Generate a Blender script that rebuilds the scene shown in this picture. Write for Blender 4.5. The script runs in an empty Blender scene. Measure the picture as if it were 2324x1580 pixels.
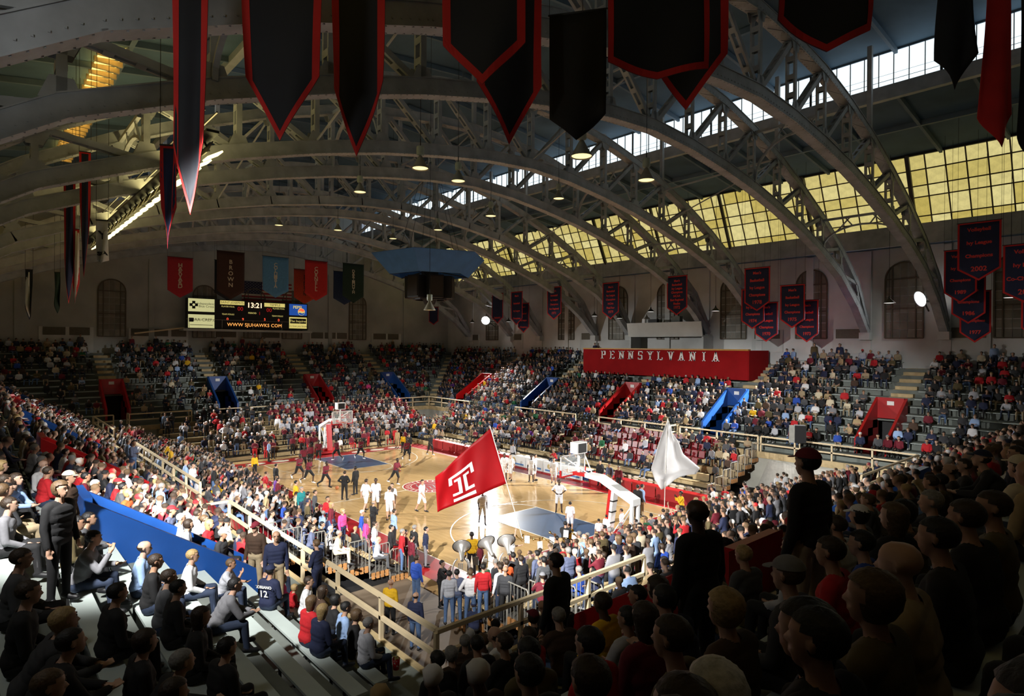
import bpy, math, random
import numpy as np
from mathutils import Vector, Matrix
random.seed(7); RNG = np.random.default_rng(7)
SC = bpy.context.scene
COL = SC.collection
# ---------------------------------------------------------------- camera, light, exposure
CAM = np.array([34.4829, -23.1042, 9.5166]); YAW, PITCH, ROLL, FPX = .7231, -.0030, .0071, 1381.96
_f = np.array([-math.cos(YAW)*math.cos(PITCH), math.sin(YAW)*math.cos(PITCH), math.sin(PITCH)])
_r = np.cross(_f, [0, 0, 1]); _r /= np.linalg.norm(_r); _u = np.cross(_r, _f)
_r, _u = math.cos(ROLL)*_r+math.sin(ROLL)*_u, -math.sin(ROLL)*_r+math.cos(ROLL)*_u
cam_data = bpy.data.cameras.new('camera'); cam_data.sensor_width = 36.0; cam_data.lens = FPX/2324*36.0
cam_data.clip_start = .05; cam_data.clip_end = 300
cam = bpy.data.objects.new('camera', cam_data); COL.objects.link(cam); SC.camera = cam
cam.matrix_world = Matrix(((_r[0], _u[0], -_f[0], CAM[0]), (_r[1], _u[1], -_f[1], CAM[1]), (_r[2], _u[2], -_f[2], CAM[2]), (0, 0, 0, 1)))
wd = bpy.data.worlds.new('world'); SC.world = wd; wd.use_nodes = True
wd.node_tree.nodes['Background'].inputs[0].default_value = (.55, .65, .8, 1)
wd.node_tree.nodes['Background'].inputs[1].default_value = .4
SC.view_settings.view_transform = 'Standard'; SC.view_settings.look = 'None'
SC.view_settings.exposure = 0.0; SC.view_settings.gamma = 1.0; SC.view_settings.use_curve_mapping = False
SC.cycles.max_bounces = 5; SC.cycles.diffuse_bounces = 2; SC.cycles.glossy_bounces = 2; SC.cycles.transmission_bounces = 3
SC.cycles.sample_clamp_indirect = 4.0; SC.cycles.caustics_reflective = False; SC.cycles.caustics_refractive = False
# floodlight clusters mounted high in the hall's corners (two of them stand in view); each has heads aimed at parts of the court
STROBES = [((21.76, 25.6, 13.0), 228), ((-25.78, 25.6, 12.8), 312), ((27.0, -25.6, 13.2), 132), ((-25.8, -25.6, 12.8), 48)]
HEADS = [(0, 214, -22, 42, 66000), (0, 245, -21, 44, 60000), (1, 292, -28, 42, 44000), (1, 323, -30, 42, 54000),
         (2, 107, -20, 40, 56000), (2, 143, -22, 38, 60000), (2, 137, -39, 50, 12000), (3, 34, -17, 42, 52000), (3, 66, -18, 42, 42000)]
for si, azi, elev, cone, w in HEADS:
    lp = STROBES[si][0]
    ld = bpy.data.lights.new('floodlight_beam', 'SPOT'); ld.energy = w; ld.color = (1.0, .985, .96)
    ld.spot_size = math.radians(cone); ld.spot_blend = .65; ld.shadow_soft_size = .20
    lo = bpy.data.objects.new('floodlight_beam', ld); COL.objects.link(lo)
    a_, e_ = math.radians(azi), math.radians(elev); dv = Vector((math.cos(a_)*math.cos(e_), math.sin(a_)*math.cos(e_), math.sin(e_)))
    lo.location = Vector(lp)+Vector((dv.x, dv.y, 0)).normalized()*.5-Vector((0, 0, .1)); lo.rotation_euler = dv.to_track_quat('-Z', 'Y').to_euler()

# ---------------------------------------------------------------- helpers
def ray(u, v):
    return CAM, _f+_r*((u-1162)/FPX)-_u*((v-790)/FPX)
def onx(u, v, X):
    o, d = ray(u, v); return o+d*((X-o[0])/d[0])
def ony(u, v, Y):
    o, d = ray(u, v); return o+d*((Y-o[1])/d[1])
def onz(u, v, Z):
    o, d = ray(u, v); return o+d*((Z-o[2])/d[2])
def ondepth(u, v, D):
    o, d = ray(u, v); return o+d*D
def project(p):
    d = np.asarray(p, float)-CAM; z = d@_f
    return 1162+FPX*(d@_r)/z, 790-FPX*(d@_u)/z, z

MATS = {}
def mat(name, col, rough=.7, metal=0., var=.12, scale=6., bump=0., emit=None, estr=0., coat=0., spec=.5, objcol=False, attr=None, rnd=0.):
    if name in MATS: return MATS[name]
    m = bpy.data.materials.new(name); m.use_nodes = True; nt = m.node_tree; N = nt.nodes; L = nt.links
    b = N['Principled BSDF']; b.inputs['Roughness'].default_value = rough; b.inputs['Metallic'].default_value = metal
    b.inputs['Specular IOR Level'].default_value = spec
    if coat: b.inputs['Coat Weight'].default_value = coat; b.inputs['Coat Roughness'].default_value = .08
    tc = N.new('ShaderNodeTexCoord'); no = N.new('ShaderNodeTexNoise'); no.inputs['Scale'].default_value = scale; no.inputs['Detail'].default_value = 4
    L.new(tc.outputs['Object'], no.inputs['Vector'])
    mx = N.new('ShaderNodeMix'); mx.data_type = 'RGBA'; mx.blend_type = 'MULTIPLY'; mx.inputs[0].default_value = 1.0
    rp = N.new('ShaderNodeMapRange'); rp.inputs[1].default_value = .3; rp.inputs[2].default_value = .7; rp.inputs[3].default_value = 1-var; rp.inputs[4].default_value = 1+var*.5
    L.new(no.outputs['Fac'], rp.inputs[0]); L.new(rp.outputs[0], mx.inputs[7])
    if objcol:
        oi = N.new('ShaderNodeObjectInfo'); L.new(oi.outputs['Color'], mx.inputs[6])
    elif attr:
        at = N.new('ShaderNodeAttribute'); at.attribute_name = attr; L.new(at.outputs['Color'], mx.inputs[6])
    else: mx.inputs[6].default_value = (*col, 1)
    out = mx.outputs[2]
    if rnd:
        oi = N.new('ShaderNodeObjectInfo'); r2 = N.new('ShaderNodeMapRange'); r2.inputs[3].default_value = 1-rnd; r2.inputs[4].default_value = 1+rnd
        L.new(oi.outputs['Random'], r2.inputs[0]); m3 = N.new('ShaderNodeMix'); m3.data_type = 'RGBA'; m3.blend_type = 'MULTIPLY'; m3.inputs[0].default_value = 1
        L.new(out, m3.inputs[6]); L.new(r2.outputs[0], m3.inputs[7]); out = m3.outputs[2]
    L.new(out, b.inputs['Base Color'])
    if emit:
        b.inputs['Emission Color'].default_value = (*emit, 1); b.inputs['Emission Strength'].default_value = estr
    if bump:
        bp = N.new('ShaderNodeBump'); bp.inputs['Strength'].default_value = bump; bp.inputs['Distance'].default_value = .02
        L.new(no.outputs['Fac'], bp.inputs['Height']); L.new(bp.outputs[0], b.inputs['Normal'])
    MATS[name] = m
    return m

def unit(v): v = np.asarray(v, float); return v/np.linalg.norm(v)
class MB:
    def __init__(s): s.v = []; s.f = []
    def add(s, vs, fs):
        o = len(s.v); s.v += [tuple(map(float, q)) for q in vs]; s.f += [tuple(i+o for i in q) for q in fs]; return s
    def hexa(s, c): return s.add(c, [(3, 2, 1, 0), (4, 5, 6, 7), (0, 1, 5, 4), (1, 2, 6, 5), (2, 3, 7, 6), (3, 0, 4, 7)])
    def box(s, c, d, rz=0.):
        cx, cy, cz = c; a, b, h = d[0]/2, d[1]/2, d[2]/2; C, S = math.cos(rz), math.sin(rz)
        return s.hexa([(cx+x*C-y*S, cy+x*S+y*C, cz+z) for z in (-h, h) for x, y in ((-a, -b), (a, -b), (a, b), (-a, b))])
    def beam(s, p, q, w, h, up=(0, 0, 1)):
        p, q = np.asarray(p, float), np.asarray(q, float); t = unit(q-p); up = np.asarray(up, float)
        if abs(t@up) > .98: up = np.array([0, 1., 0])
        a = unit(np.cross(t, up)); b = np.cross(a, t)
        return s.hexa([e+a*x*w/2+b*y*h/2 for e in (p, q) for x, y in ((-1, -1), (1, -1), (1, 1), (-1, 1))])
    def tube(s, pts, r, n=6, cap=True):
        pts = [np.asarray(p, float) for p in pts]; rs = r if isinstance(r, (list, tuple)) else [r]*len(pts)
        o = len(s.v); prev = None
        for i, p in enumerate(pts):
            t = unit(pts[min(i+1, len(pts)-1)]-pts[max(i-1, 0)])
            if prev is None:
                a = np.cross(t, [0, 0, 1.]) if abs(t[2]) < .9 else np.cross(t, [1., 0, 0])
            else: a = prev-t*(prev@t)
            a = unit(a); prev = a; b = np.cross(t, a)
            for k in range(n):
                an = 2*math.pi*k/n; s.v.append(tuple(p+(a*math.cos(an)+b*math.sin(an))*rs[i]))
        for i in range(len(pts)-1):
            for k in range(n):
                s.f.append((o+i*n+k, o+i*n+(k+1) % n, o+(i+1)*n+(k+1) % n, o+(i+1)*n+k))
        if cap: s.f.append(tuple(o+k for k in reversed(range(n)))); s.f.append(tuple(o+(len(pts)-1)*n+k for k in range(n)))
        return s
    def lathe(s, prof, n=16, M=None, cap=False):
        o = len(s.v)
        for r, z in prof:
            for k in range(n):
                an = 2*math.pi*k/n; p = Vector((r*math.cos(an), r*math.sin(an), z))
                if M is not None: p = M @ p
                s.v.append(tuple(p))
        for i in range(len(prof)-1):
            for k in range(n): s.f.append((o+i*n+k, o+i*n+(k+1) % n, o+(i+1)*n+(k+1) % n, o+(i+1)*n+k))
        if cap: s.f.append(tuple(o+k for k in reversed(range(n)))); s.f.append(tuple(o+(len(prof)-1)*n+k for k in range(n)))
        return s
    def prism(s, poly, ext):
        n = len(poly); ext = np.asarray(ext, float); P = [np.asarray(p, float) for p in poly]
        return s.add(P+[p+ext for p in P], [tuple(reversed(range(n))), tuple(range(n, 2*n))]+[(i, (i+1) % n, n+(i+1) % n, n+i) for i in range(n)])
    def mesh(s, name, m=None, smooth=False):
        me = bpy.data.meshes.new(name); me.from_pydata(s.v, [], s.f)
        if m: me.materials.append(m)
        if smooth: me.polygons.foreach_set('use_smooth', [True]*len(me.polygons))
        me.update(); return me
    def build(s, name, m, parent=None, smooth=False):
        return obj(name, s.mesh(name, m, smooth), parent)
KIDS = {}
def obj(name, data, parent=None, loc=None, rot=None, scale=None):
    o = bpy.data.objects.new(name, data); COL.objects.link(o)
    if parent is not None: o.parent = parent; KIDS.setdefault(parent.name, []).append(o)
    if loc is not None: o.location = loc
    if rot is not None: o.rotation_euler = rot
    if scale is not None: o.scale = scale
    return o
def tag(o, label=None, cat=None, group=None, kind=None):
    if label: o['label'] = label
    if cat: o['category'] = cat
    if group: o['group'] = group
    if kind: o['kind'] = kind
    return o
def empty(name, loc=(0, 0, 0), rot=(0, 0, 0)):
    o = bpy.data.objects.new(name, None); COL.objects.link(o); o.location = loc; o.rotation_euler = rot; o.empty_display_size = .1; return o
def struct(o): o['kind'] = 'structure'; return o
def copy_tree(o, parent=None):
    c = o.copy(); COL.objects.link(c); c.parent = parent
    if parent is not None: KIDS.setdefault(parent.name, []).append(c)
    for ch in KIDS.get(o.name, []): copy_tree(ch, c)
    return c
ORD = ['first', 'second', 'third', 'fourth', 'fifth', 'sixth', 'seventh', 'eighth', 'ninth', 'tenth', 'eleventh', 'twelfth', 'thirteenth', 'fourteenth', 'fifteenth', 'sixteenth', 'seventeenth', 'eighteenth', 'nineteenth', 'twentieth']
ORD += ['twenty-'+w for w in ORD[:9]]+['thirtieth']+['thirty-'+w for w in ORD[:9]]+['fortieth']+['forty-'+w for w in ORD[:9]]+['fiftieth']+['fifty-'+w for w in ORD[:9]]+['sixtieth']+['sixty-'+w for w in ORD[:9]]+['seventieth']
def text_mesh(body, size, m, name='lettering', depth=.0, spacing=1., align='CENTER', bold=0.):
    cu = bpy.data.curves.new(name, 'FONT'); cu.body = body; cu.size = size; cu.align_x = align; cu.align_y = 'CENTER'; cu.extrude = depth; cu.space_character = spacing; cu.offset = bold
    cu.resolution_u = 3; cu.space_line = .85
    o = bpy.data.objects.new(name, cu)
    me = bpy.data.meshes.new_from_object(o)
    bpy.data.objects.remove(o); bpy.data.curves.remove(cu)
    me.name = name; me.materials.clear(); me.materials.append(m)
    return me
def text(body, size, m, parent, M, name='lettering', **k):
    o = obj(name, text_mesh(body, size, m, name, **k), parent); o.matrix_local = M; return o
def frame(origin, xdir, ydir):
    x = Vector(xdir).normalized(); y = Vector(ydir).normalized(); z = x.cross(y)
    return Matrix(((x.x, y.x, z.x, origin[0]), (x.y, y.y, z.y, origin[1]), (x.z, y.z, z.z, origin[2]), (0, 0, 0, 1)))

# ---------------------------------------------------------------- materials
M_STEEL = mat('painted_grey_steel', (.40, .43, .45), .55, .0, .25, 1.5)
M_ROOF = mat('blue_painted_roof_deck', (.085, .155, .225), .8, 0, .3, .35)
M_RAFT = mat('grey_blue_rafter_paint', (.13, .19, .25), .7, 0, .2, 1)
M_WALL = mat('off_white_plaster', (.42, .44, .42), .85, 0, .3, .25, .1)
M_WALLTRIM = mat('white_wall_panel_paint', (.56, .58, .56), .8, 0, .15, .6)
M_LOUVRE = mat('brown_grey_louvre', (.13, .12, .09), .8)
M_CONC = mat('grey_painted_concrete', (.17, .19, .17), .8, 0, .25, 1.2)
M_BENCH = mat('pale_grey_green_bench_paint', (.50, .57, .54), .45, 0, .08, 2)
M_TAN = mat('tan_painted_wood', (.55, .42, .22), .6, 0, .2, 3)
M_RAIL = mat('cream_painted_rail', (.74, .60, .38), .5, 0, .08, 3)
M_RED = mat('glossy_red_paint', (.42, .008, .010), .35, 0, .12, 2)
M_BLUE = mat('glossy_blue_paint', (.010, .065, .27), .4, 0, .12, 2)
M_PIPE = mat('galvanised_pipe', (.50, .48, .42), .35, .6, .1, 4)
M_DARK = mat('dark_grey_metal', (.02, .02, .02), .5)
M_BLACK = mat('matt_black', (.008, .008, .009), .6)
M_WHITE = mat('white_paint', (.78, .78, .76), .45, 0, .06, 3)
M_WOODD = mat('varnished_orange_wood', (.42, .20, .07), .45, 0, .25, 5)
M_LETTER = mat('white_lettering', (.80, .80, .78), .6, 0, .03)
# ---------------------------------------------------------------- court and floor
def wood_floor(name, c1, c2, rough, coat):
    m = bpy.data.materials.new(name); m.use_nodes = True; nt = m.node_tree; N = nt.nodes; L = nt.links; b = N['Principled BSDF']
    tc = N.new('ShaderNodeTexCoord'); br = N.new('ShaderNodeTexBrick'); br.inputs['Scale'].default_value = 1.0
    br.inputs['Brick Width'].default_value = 1.8; br.inputs['Row Height'].default_value = .09; br.inputs['Mortar Size'].default_value = .003
    br.inputs['Color1'].default_value = (*c1, 1); br.inputs['Color2'].default_value = (*c2, 1); br.inputs['Mortar'].default_value = (c2[0]*.7, c2[1]*.65, c2[2]*.6, 1)
    L.new(tc.outputs['Object'], br.inputs['Vector'])
    no = N.new('ShaderNodeTexNoise'); no.inputs['Scale'].default_value = .5; L.new(tc.outputs['Object'], no.inputs['Vector'])
    rp = N.new('ShaderNodeMapRange'); rp.inputs[1].default_value = .3; rp.inputs[2].default_value = .7; rp.inputs[3].default_value = .86; rp.inputs[4].default_value = 1.08
    L.new(no.outputs['Fac'], rp.inputs[0]); mx = N.new('ShaderNodeMix'); mx.data_type = 'RGBA'; mx.blend_type = 'MULTIPLY'; mx.inputs[0].default_value = 1
    L.new(br.outputs['Color'], mx.inputs[6]); L.new(rp.outputs[0], mx.inputs[7]); L.new(mx.outputs[2], b.inputs['Base Color'])
    n2 = N.new('ShaderNodeTexNoise'); n2.inputs['Scale'].default_value = 3; L.new(tc.outputs['Object'], n2.inputs['Vector'])
    r2 = N.new('ShaderNodeMapRange'); r2.inputs[3].default_value = rough*.75; r2.inputs[4].default_value = rough*1.3; L.new(n2.outputs['Fac'], r2.inputs[0]); L.new(r2.outputs[0], b.inputs['Roughness'])
    b.inputs['Coat Weight'].default_value = coat; b.inputs['Coat Roughness'].default_value = .10
    return m
M_COURT = wood_floor('varnished_maple_court', (.60, .40, .18), (.54, .35, .15), .115, 0.)
M_SUB = mat('dull_brown_subfloor', (.16, .12, .08), .6, 0, .3, .6)
M_APRON = mat('red_court_paint', (.36, .010, .014), .3, 0, .1, 1)
M_KEY = mat('navy_court_paint', (.045, .085, .16), .3, 0, .15, .8)
M_LINE = mat('white_court_line', (.72, .66, .52), .4, 0, .05)
L2, S2 = 14.325, 7.62
struct(MB().box((0, 0, -.15), (76, 58, .28)).build('floor', M_SUB))
fl = struct(MB().box((0, 0, 0.0), (2*L2+5.2, 2*S2+4.4, .02)).build('floor_court', M_COURT))
mb = MB()
for sx in (-1, 1): mb.box((sx*(L2+.78), 0, .012), (1.50, 2*S2+3.06, .012))
for sy in (-1, 1): mb.box((0, sy*(S2+.78), .012), (2*L2+.04, 1.50, .012))
mb.build('border_paint', M_APRON, fl)
for sx in (-1, 1): MB().box((sx*(L2-2.9), 0, .014), (5.72, 3.6, .010)).build('lane_paint', M_KEY, fl)
def ringstrip(mb, cx, cy, r, a0, a1, w=.06, z=.021, n=48):
    for i in range(n):
        t0, t1 = a0+(a1-a0)*i/n, a0+(a1-a0)*(i+1)/n
        mb.add([(cx+(r+e)*math.cos(t), cy+(r+e)*math.sin(t), z) for t, e in ((t0, -w/2), (t1, -w/2), (t1, w/2), (t0, w/2))], [(0, 1, 2, 3)])
mb = MB(); W = .06
for sy in (-1, 1): mb.box((0, sy*S2, .019), (2*L2, W, .005))
for sx in (-1, 1):
    mb.box((sx*L2, 0, .019), (W, 2*S2, .005)); mb.box((sx*(L2-5.79), 0, .0195), (W, 3.66, .005))
    for sy in (-1, 1): mb.box((sx*(L2-2.9), sy*1.83, .0195), (5.79, W, .005))
    ringstrip(mb, sx*(L2-5.79), 0, 1.83, math.pi/2 if sx > 0 else -math.pi/2, math.pi*1.5 if sx > 0 else math.pi/2)
    ringstrip(mb, sx*(L2-1.6), 0, 6.02, math.pi/2 if sx > 0 else -math.pi/2, math.pi*1.5 if sx > 0 else math.pi/2)
    for sy in (-1, 1): mb.box((sx*(L2-.8), sy*6.02, .019), (1.6, W, .005))
mb.box((0, 0, .0185), (W, 2*S2, .005))
mb.build('court_lines', M_LINE, fl)
mb = MB(); mb.lathe([(0.001, .0225), (1.75, .0225)], 40); mb.build('centre_circle_paint', M_APRON, fl)
mb = MB(); ringstrip(mb, 0, 0, 1.80, 0, 6.2832, .09, .0245)
for k in range(26):
    a = k*2*math.pi/26; mb.box((1.5*math.cos(a), 1.5*math.sin(a), .0245), (.30, .09, .003), a)
ringstrip(mb, 0, 0, 1.27, 0, 6.2832, .05, .0245)
mb.build('centre_circle_ring', M_LINE, fl)
mb = MB()
for q in range(4):
    y0 = -.66+q*.4; pts = [(x, y0+.12*math.sin(x*5+q)) for x in np.linspace(-.95, .95, 13)]
    for (xa, ya), (xb, yb) in zip(pts[:-1], pts[1:]): mb.add([(xa, ya, .026), (xb, yb, .026), (xb, yb+.08, .026), (xa, ya+.08, .026)], [(0, 1, 2, 3)])
mb.build('centre_circle_waves', mat('grey_floor_paint', (.22, .20, .19), .4), fl)
mb = MB()      # white painted patches on the red baseline borders
for sx in (-1, 1):
    for yy in (-6.3, -4.4, -2.5, 2.6, 4.4, 6.2):
        mb.lathe([(.001, .024), (.42, .024)], 14, Matrix.Translation((sx*(L2+.78), yy, 0)) @ Matrix.Diagonal((1., 1.7, 1, 1)))
mb.build('border_patches', M_LINE, fl)

# ---------------------------------------------------------------- stands
TN = [0]
def trimname(): TN[0] += 1; return 'trim_%d' % TN[0]
X0, Y0 = 24.2, 16.0
def TS(side):
    return {'far': lambda s, d, z: (s, Y0+d, z), 'near': lambda s, d, z: (s, -Y0-d, z), 'farend': lambda s, d, z: (-X0-d, s, z), 'nearend': lambda s, d, z: (X0+d, s, z)}[side]
SIDES = {'far': (X0, 12), 'near': (X0, 12), 'farend': (Y0, 13), 'nearend': (Y0, 13)}
VOM = {'far': [(21.2, 'red'), (10.6, 'blue'), (0.6, 'red'), (-9.6, 'blue'), (-20.4, 'red')], 'near': [(18.7, 'blue'), (8.1, 'red'), (-2.4, 'blue'), (-13.0, 'red'), (-21.8, 'blue')],
       'farend': [(13.7, 'blue'), (4.4, 'red'), (-5.2, 'blue'), (-14.0, 'red')], 'nearend': [(13.7, 'red'), (4.4, 'red'), (-4.6, 'blue'), (-13.4, 'red')]}
WALK, RD, RH, ZW, VD0, VD1 = 1.0, .86, .46, 2.6, 1.9, 5.3
SNAME = {'far': 'far side', 'near': 'near side', 'farend': 'far end', 'nearend': 'near end'}
def rowz(k): return ZW+RH*(k+1)
def rowd(k): return WALK+RD*k
LOW = {'far': (-20, 15, 7, .9), 'near': (-20, 13, 7, .9), 'farend': (-11.5, 12.5, 7, .95), 'nearend': (-10.8, 11, 7, .95)}
LRISE = .33
def low_d(side, j): return -LOW[side][3]*(LOW[side][2]-j)
def surf(x, y):
    """height of whatever one can stand on at x, y"""
    dx, dy = abs(x)-X0, abs(y)-Y0
    if dx > 0 or dy > 0:
        if dx > dy: d, side, s = dx, ('nearend' if x > 0 else 'farend'), y
        else: d, side, s = dy, ('far' if y > 0 else 'near'), x
        if d < WALK: return ZW, side, s, d, -1
        k = int((d-WALK)/RD); k = min(k, SIDES[side][1]-1)
        return rowz(k), side, s, d, k
    for side in LOW:
        s, d = (x, abs(y)-Y0) if side in ('far', 'near') else (y, abs(x)-X0)
        if (side == 'far' and y < 0) or (side == 'near' and y > 0) or (side == 'nearend' and x < 0) or (side == 'farend' and x > 0): continue
        lo, hi, n, dd = LOW[side]
        if lo < s < hi and -n*dd < d < 0:
            j = int((d+n*dd)/dd); return .30+LRISE*j, side+'_low', s, d, j
    return 0., 'floor', x, y, 0
def hexT(mb, T, s0, s1, d0, d1, z0, z1, s0b=None, s1b=None):
    s0b = s0 if s0b is None else s0b; s1b = s1 if s1b is None else s1b
    return mb.hexa([T(s0, d0, z0), T(s1, d0, z0), T(s1b, d1, z0), T(s0b, d1, z0), T(s0, d0, z1), T(s1, d0, z1), T(s1b, d1, z1), T(s0b, d1, z1)])
def sections(side, k):
    """bench stretches of row k: (s0, s1) between aisles"""
    S, n = SIDES[side]; d = rowd(k)+.6
    ed = [-(S+d)+1.0]+[e for s, _ in sorted(VOM[side]) for e in (s-.95, s+.95)]+[S+d-1.0]
    out = [(a, b) for a, b in zip(ed[0::2], ed[1::2])]
    return [(a, b) for a, b in out if b-a > 1.0]
bench_br = MB()
bench_br.beam((0, -.12, -.40), (0, -.12, -.02), .04, .04); bench_br.beam((0, .12, -.40), (0, .12, -.02), .04, .04); bench_br.box((0, 0, -.03), (.05, .28, .03))
BR_ME = bench_br.mesh('bracket', M_DARK)
for side, (S, n) in SIDES.items():
    T = TS(side)
    root = struct(hexT(MB(), T, -S, S, 0, WALK+.02, ZW-.22, ZW, -(S+WALK), S+WALK).build('floor_'+side+'_walkway', M_CONC))
    for k in range(n):
        d0, d1 = rowd(k), rowd(k+1); mb = MB()
        cuts = [(s-.76, s+.76) for s, _ in sorted(VOM[side])] if d1 > VD0 and d0 < VD1 else []
        e = [None]+[q for c in cuts for q in c]+[None]
        for a, b in zip(e[0::2], e[1::2]):
            hexT(mb, T, -(S+d0) if a is None else a, (S+d0) if b is None else b, d0, d1+(.02 if k < n-1 else .0), rowz(k)-RH-.06, rowz(k), -(S+d1) if a is None else a, (S+d1) if b is None else b)
        mb.build('tier', M_CONC, root)
        secs = sections(side, k)
        for i, (a, b) in enumerate(secs):
            ax = 'x' if side in ('far', 'near') else 'y'; L = b-a; c = T((a+b)/2, d0+.62, rowz(k)+.42)
            bo = obj('bleacher_bench', MB().box((0, 0, 0), (L, .27, .045)).mesh('bleacher_bench', M_BENCH), None, c, (0, 0, 0 if ax == 'x' else math.pi/2))
            tag(bo, '%s row bench of the %s upper stand, %s stretch from the %s' % (ORD[k], SNAME[side], ORD[i] if True else '', {'far': 'scoreboard end', 'near': 'scoreboard end', 'farend': 'left', 'nearend': 'left'}[side]), 'bench', 'upper stand benches')
            if side in ('near',) and b > 12 or side == 'nearend' and b < 0 or side == 'far' and b > 14:
                for q in np.arange(-L/2+.4, L/2-.2, 1.6): obj('bracket', BR_ME, bo, (q, 0, 0))
    # front wall under the walkway with its tan fascia
    lo, hi, nn, dd = LOW[side]
    wl = struct(hexT(MB(), T, -S, S, .0, .2, 0, ZW-.22, -(S+.2), S+.2).build('wall_%s_front' % side, mat('pale_grey_block_wall', (.45, .44, .38), .8, 0, .2, .8)))
    hexT(MB(), T, -S-.02, S+.02, -.10, .02, ZW-.35, ZW+.06).build('fascia_board', M_TAN, wl)
    # vomitories
    for s, colr in VOM[side]:
        cm = M_RED if colr == 'red' else M_BLUE
        vb = empty('vomitory', T(s, VD0, ZW))
        inv = Matrix.Translation(-Vector(T(s, VD0, ZW)))
        def put(mb, name, m):
            o = mb.build(name, m, vb); o.matrix_local = inv; return o
        for e in (-1, 1):
            a, b = s+e*.76, s+e*.92
            d0, d1 = VD0-.15, VD1+.15
            zf, zb = rowz(int((VD0-WALK)/RD))+.55, 6.35
            p = [T(a, d0, ZW), T(a, d1, ZW), T(a, d1, zb), T(a, d0+.55, zf+.28), T(a, d0, zf-.1)]
            put(MB().prism(p, np.array(T(b, 0, 0))-np.array(T(a, 0, 0))), 'side_wall', cm)
        hp = put(hexT(MB(), T, s-.76, s+.76, VD1-.02, VD1+.15, 5.0, 6.35), 'header_panel', cm)
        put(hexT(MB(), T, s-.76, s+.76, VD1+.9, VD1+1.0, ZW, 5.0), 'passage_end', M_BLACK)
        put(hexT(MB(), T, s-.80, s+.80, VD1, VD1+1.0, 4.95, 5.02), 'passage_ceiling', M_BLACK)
        put(hexT(MB(), T, s-.76, s+.76, WALK, VD1+1.0, ZW-.1, ZW+.01), 'passage_floor', M_CONC)
        zc = 5.75; fx = np.array(T(1, 0, 0))-np.array(T(0, 0, 0)); ctr = np.array(T(s, VD1-.035, zc))-np.array(T(s, VD0, ZW))
        sg = -1 if side in ('far', 'nearend') else 1
        hexT(MB(), T, s-.2, s+.2, VD1-.05, VD1-.02, zc+.12, zc+.38).build('notice_plate', M_LETTER, hp)
        tag(vb, '%s vomitory in the %s stand, %s from the %s' % (colr, SNAME[side], ORD[[q for q, _ in sorted(VOM[side])].index(s)], 'scoreboard end' if side in ('far', 'near') else 'near side'), 'stairway entrance', 'vomitories')
        # wooden aisle steps above
        ar = struct(empty(trimname(), T(s, VD1, 6)))
        for k in range(int((VD1+.2-WALK)/RD)+1, n):
            d0 = rowd(k)
            o = hexT(MB(), T, s-.65, s+.65, d0, d0+RD, rowz(k), rowz(k)+.012); hexT(o, T, s-.65, s+.65, d0-.42, d0, rowz(k)-RH, rowz(k)-RH/2)
            o = o.build('step', M_TAN, ar); o.matrix_local = Matrix.Translation(-Vector(T(s, VD1, 6)))
# diagonal corner stairs
for cx, cy in ((-1, 1), (1, 1), (1, -1), (-1, -1)):
    ar = struct(empty(trimname(), (cx*X0, cy*Y0, ZW)))
    for k in range(12):
        d = rowd(k)+.43
        o = MB().box((cx*d, cy*d, rowz(k)-ZW+.01), (1.2, 1.1, .02), cx*cy*math.pi/4).box((cx*(d-.62), cy*(d-.62), rowz(k)-ZW-.34), (.5, 1.1, .22), cx*cy*math.pi/4).build('step', M_TAN, ar)
# lower bleachers
M_LOWD = mat('dark_bleacher_deck', (.07, .065, .055), .7, 0, .2, 2)
for side, (lo, hi, n, dd) in LOW.items():
    T = TS(side)
    root = struct(hexT(MB(), T, lo+.1, hi-.1, -n*dd+.4, -.25, .0, .22).build('floor_%s_bleacher' % side, M_BLACK))
    for j in range(n):
        d0 = low_d(side, j)
        hexT(MB(), T, lo, hi, d0+.0, d0+dd+.02, .30+LRISE*j-.07, .30+LRISE*j).build('deck_plank', M_LOWD, root)
        hexT(MB(), T, lo, hi, d0-.005, d0+.03, .30+LRISE*j-.30 if j else .0, .30+LRISE*j).build('riser_board', M_WOODD if side == 'near' else M_TAN, root)
        if side in ('farend', 'nearend') or j < 2:
            bo = hexT(MB(), T, lo+.05, hi-.05, d0+.50, d0+.78, .30+LRISE*j+.38, .30+LRISE*j+.43).build('bleacher_bench', M_TAN)
            tag(bo, '%s row tan plank bench of the %s lower bleacher' % (ORD[j], SNAME[side]), 'bench', 'lower bleacher benches')
        elif side == 'far':
            bo = hexT(MB(), T, 12.6, hi-.05, d0+.50, d0+.78, .30+LRISE*j+.38, .30+LRISE*j+.43).build('bleacher_bench', M_TAN)
            hexT(MB(), T, 12.6, hi-.05, d0+.48, d0+.52, .30+LRISE*j, .30+LRISE*j+.40).build('front_board', M_TAN, bo)
            tag(bo, '%s row empty tan plank bench at the right end of the far side lower bleacher' % ORD[j], 'bench', 'lower bleacher benches')

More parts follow.
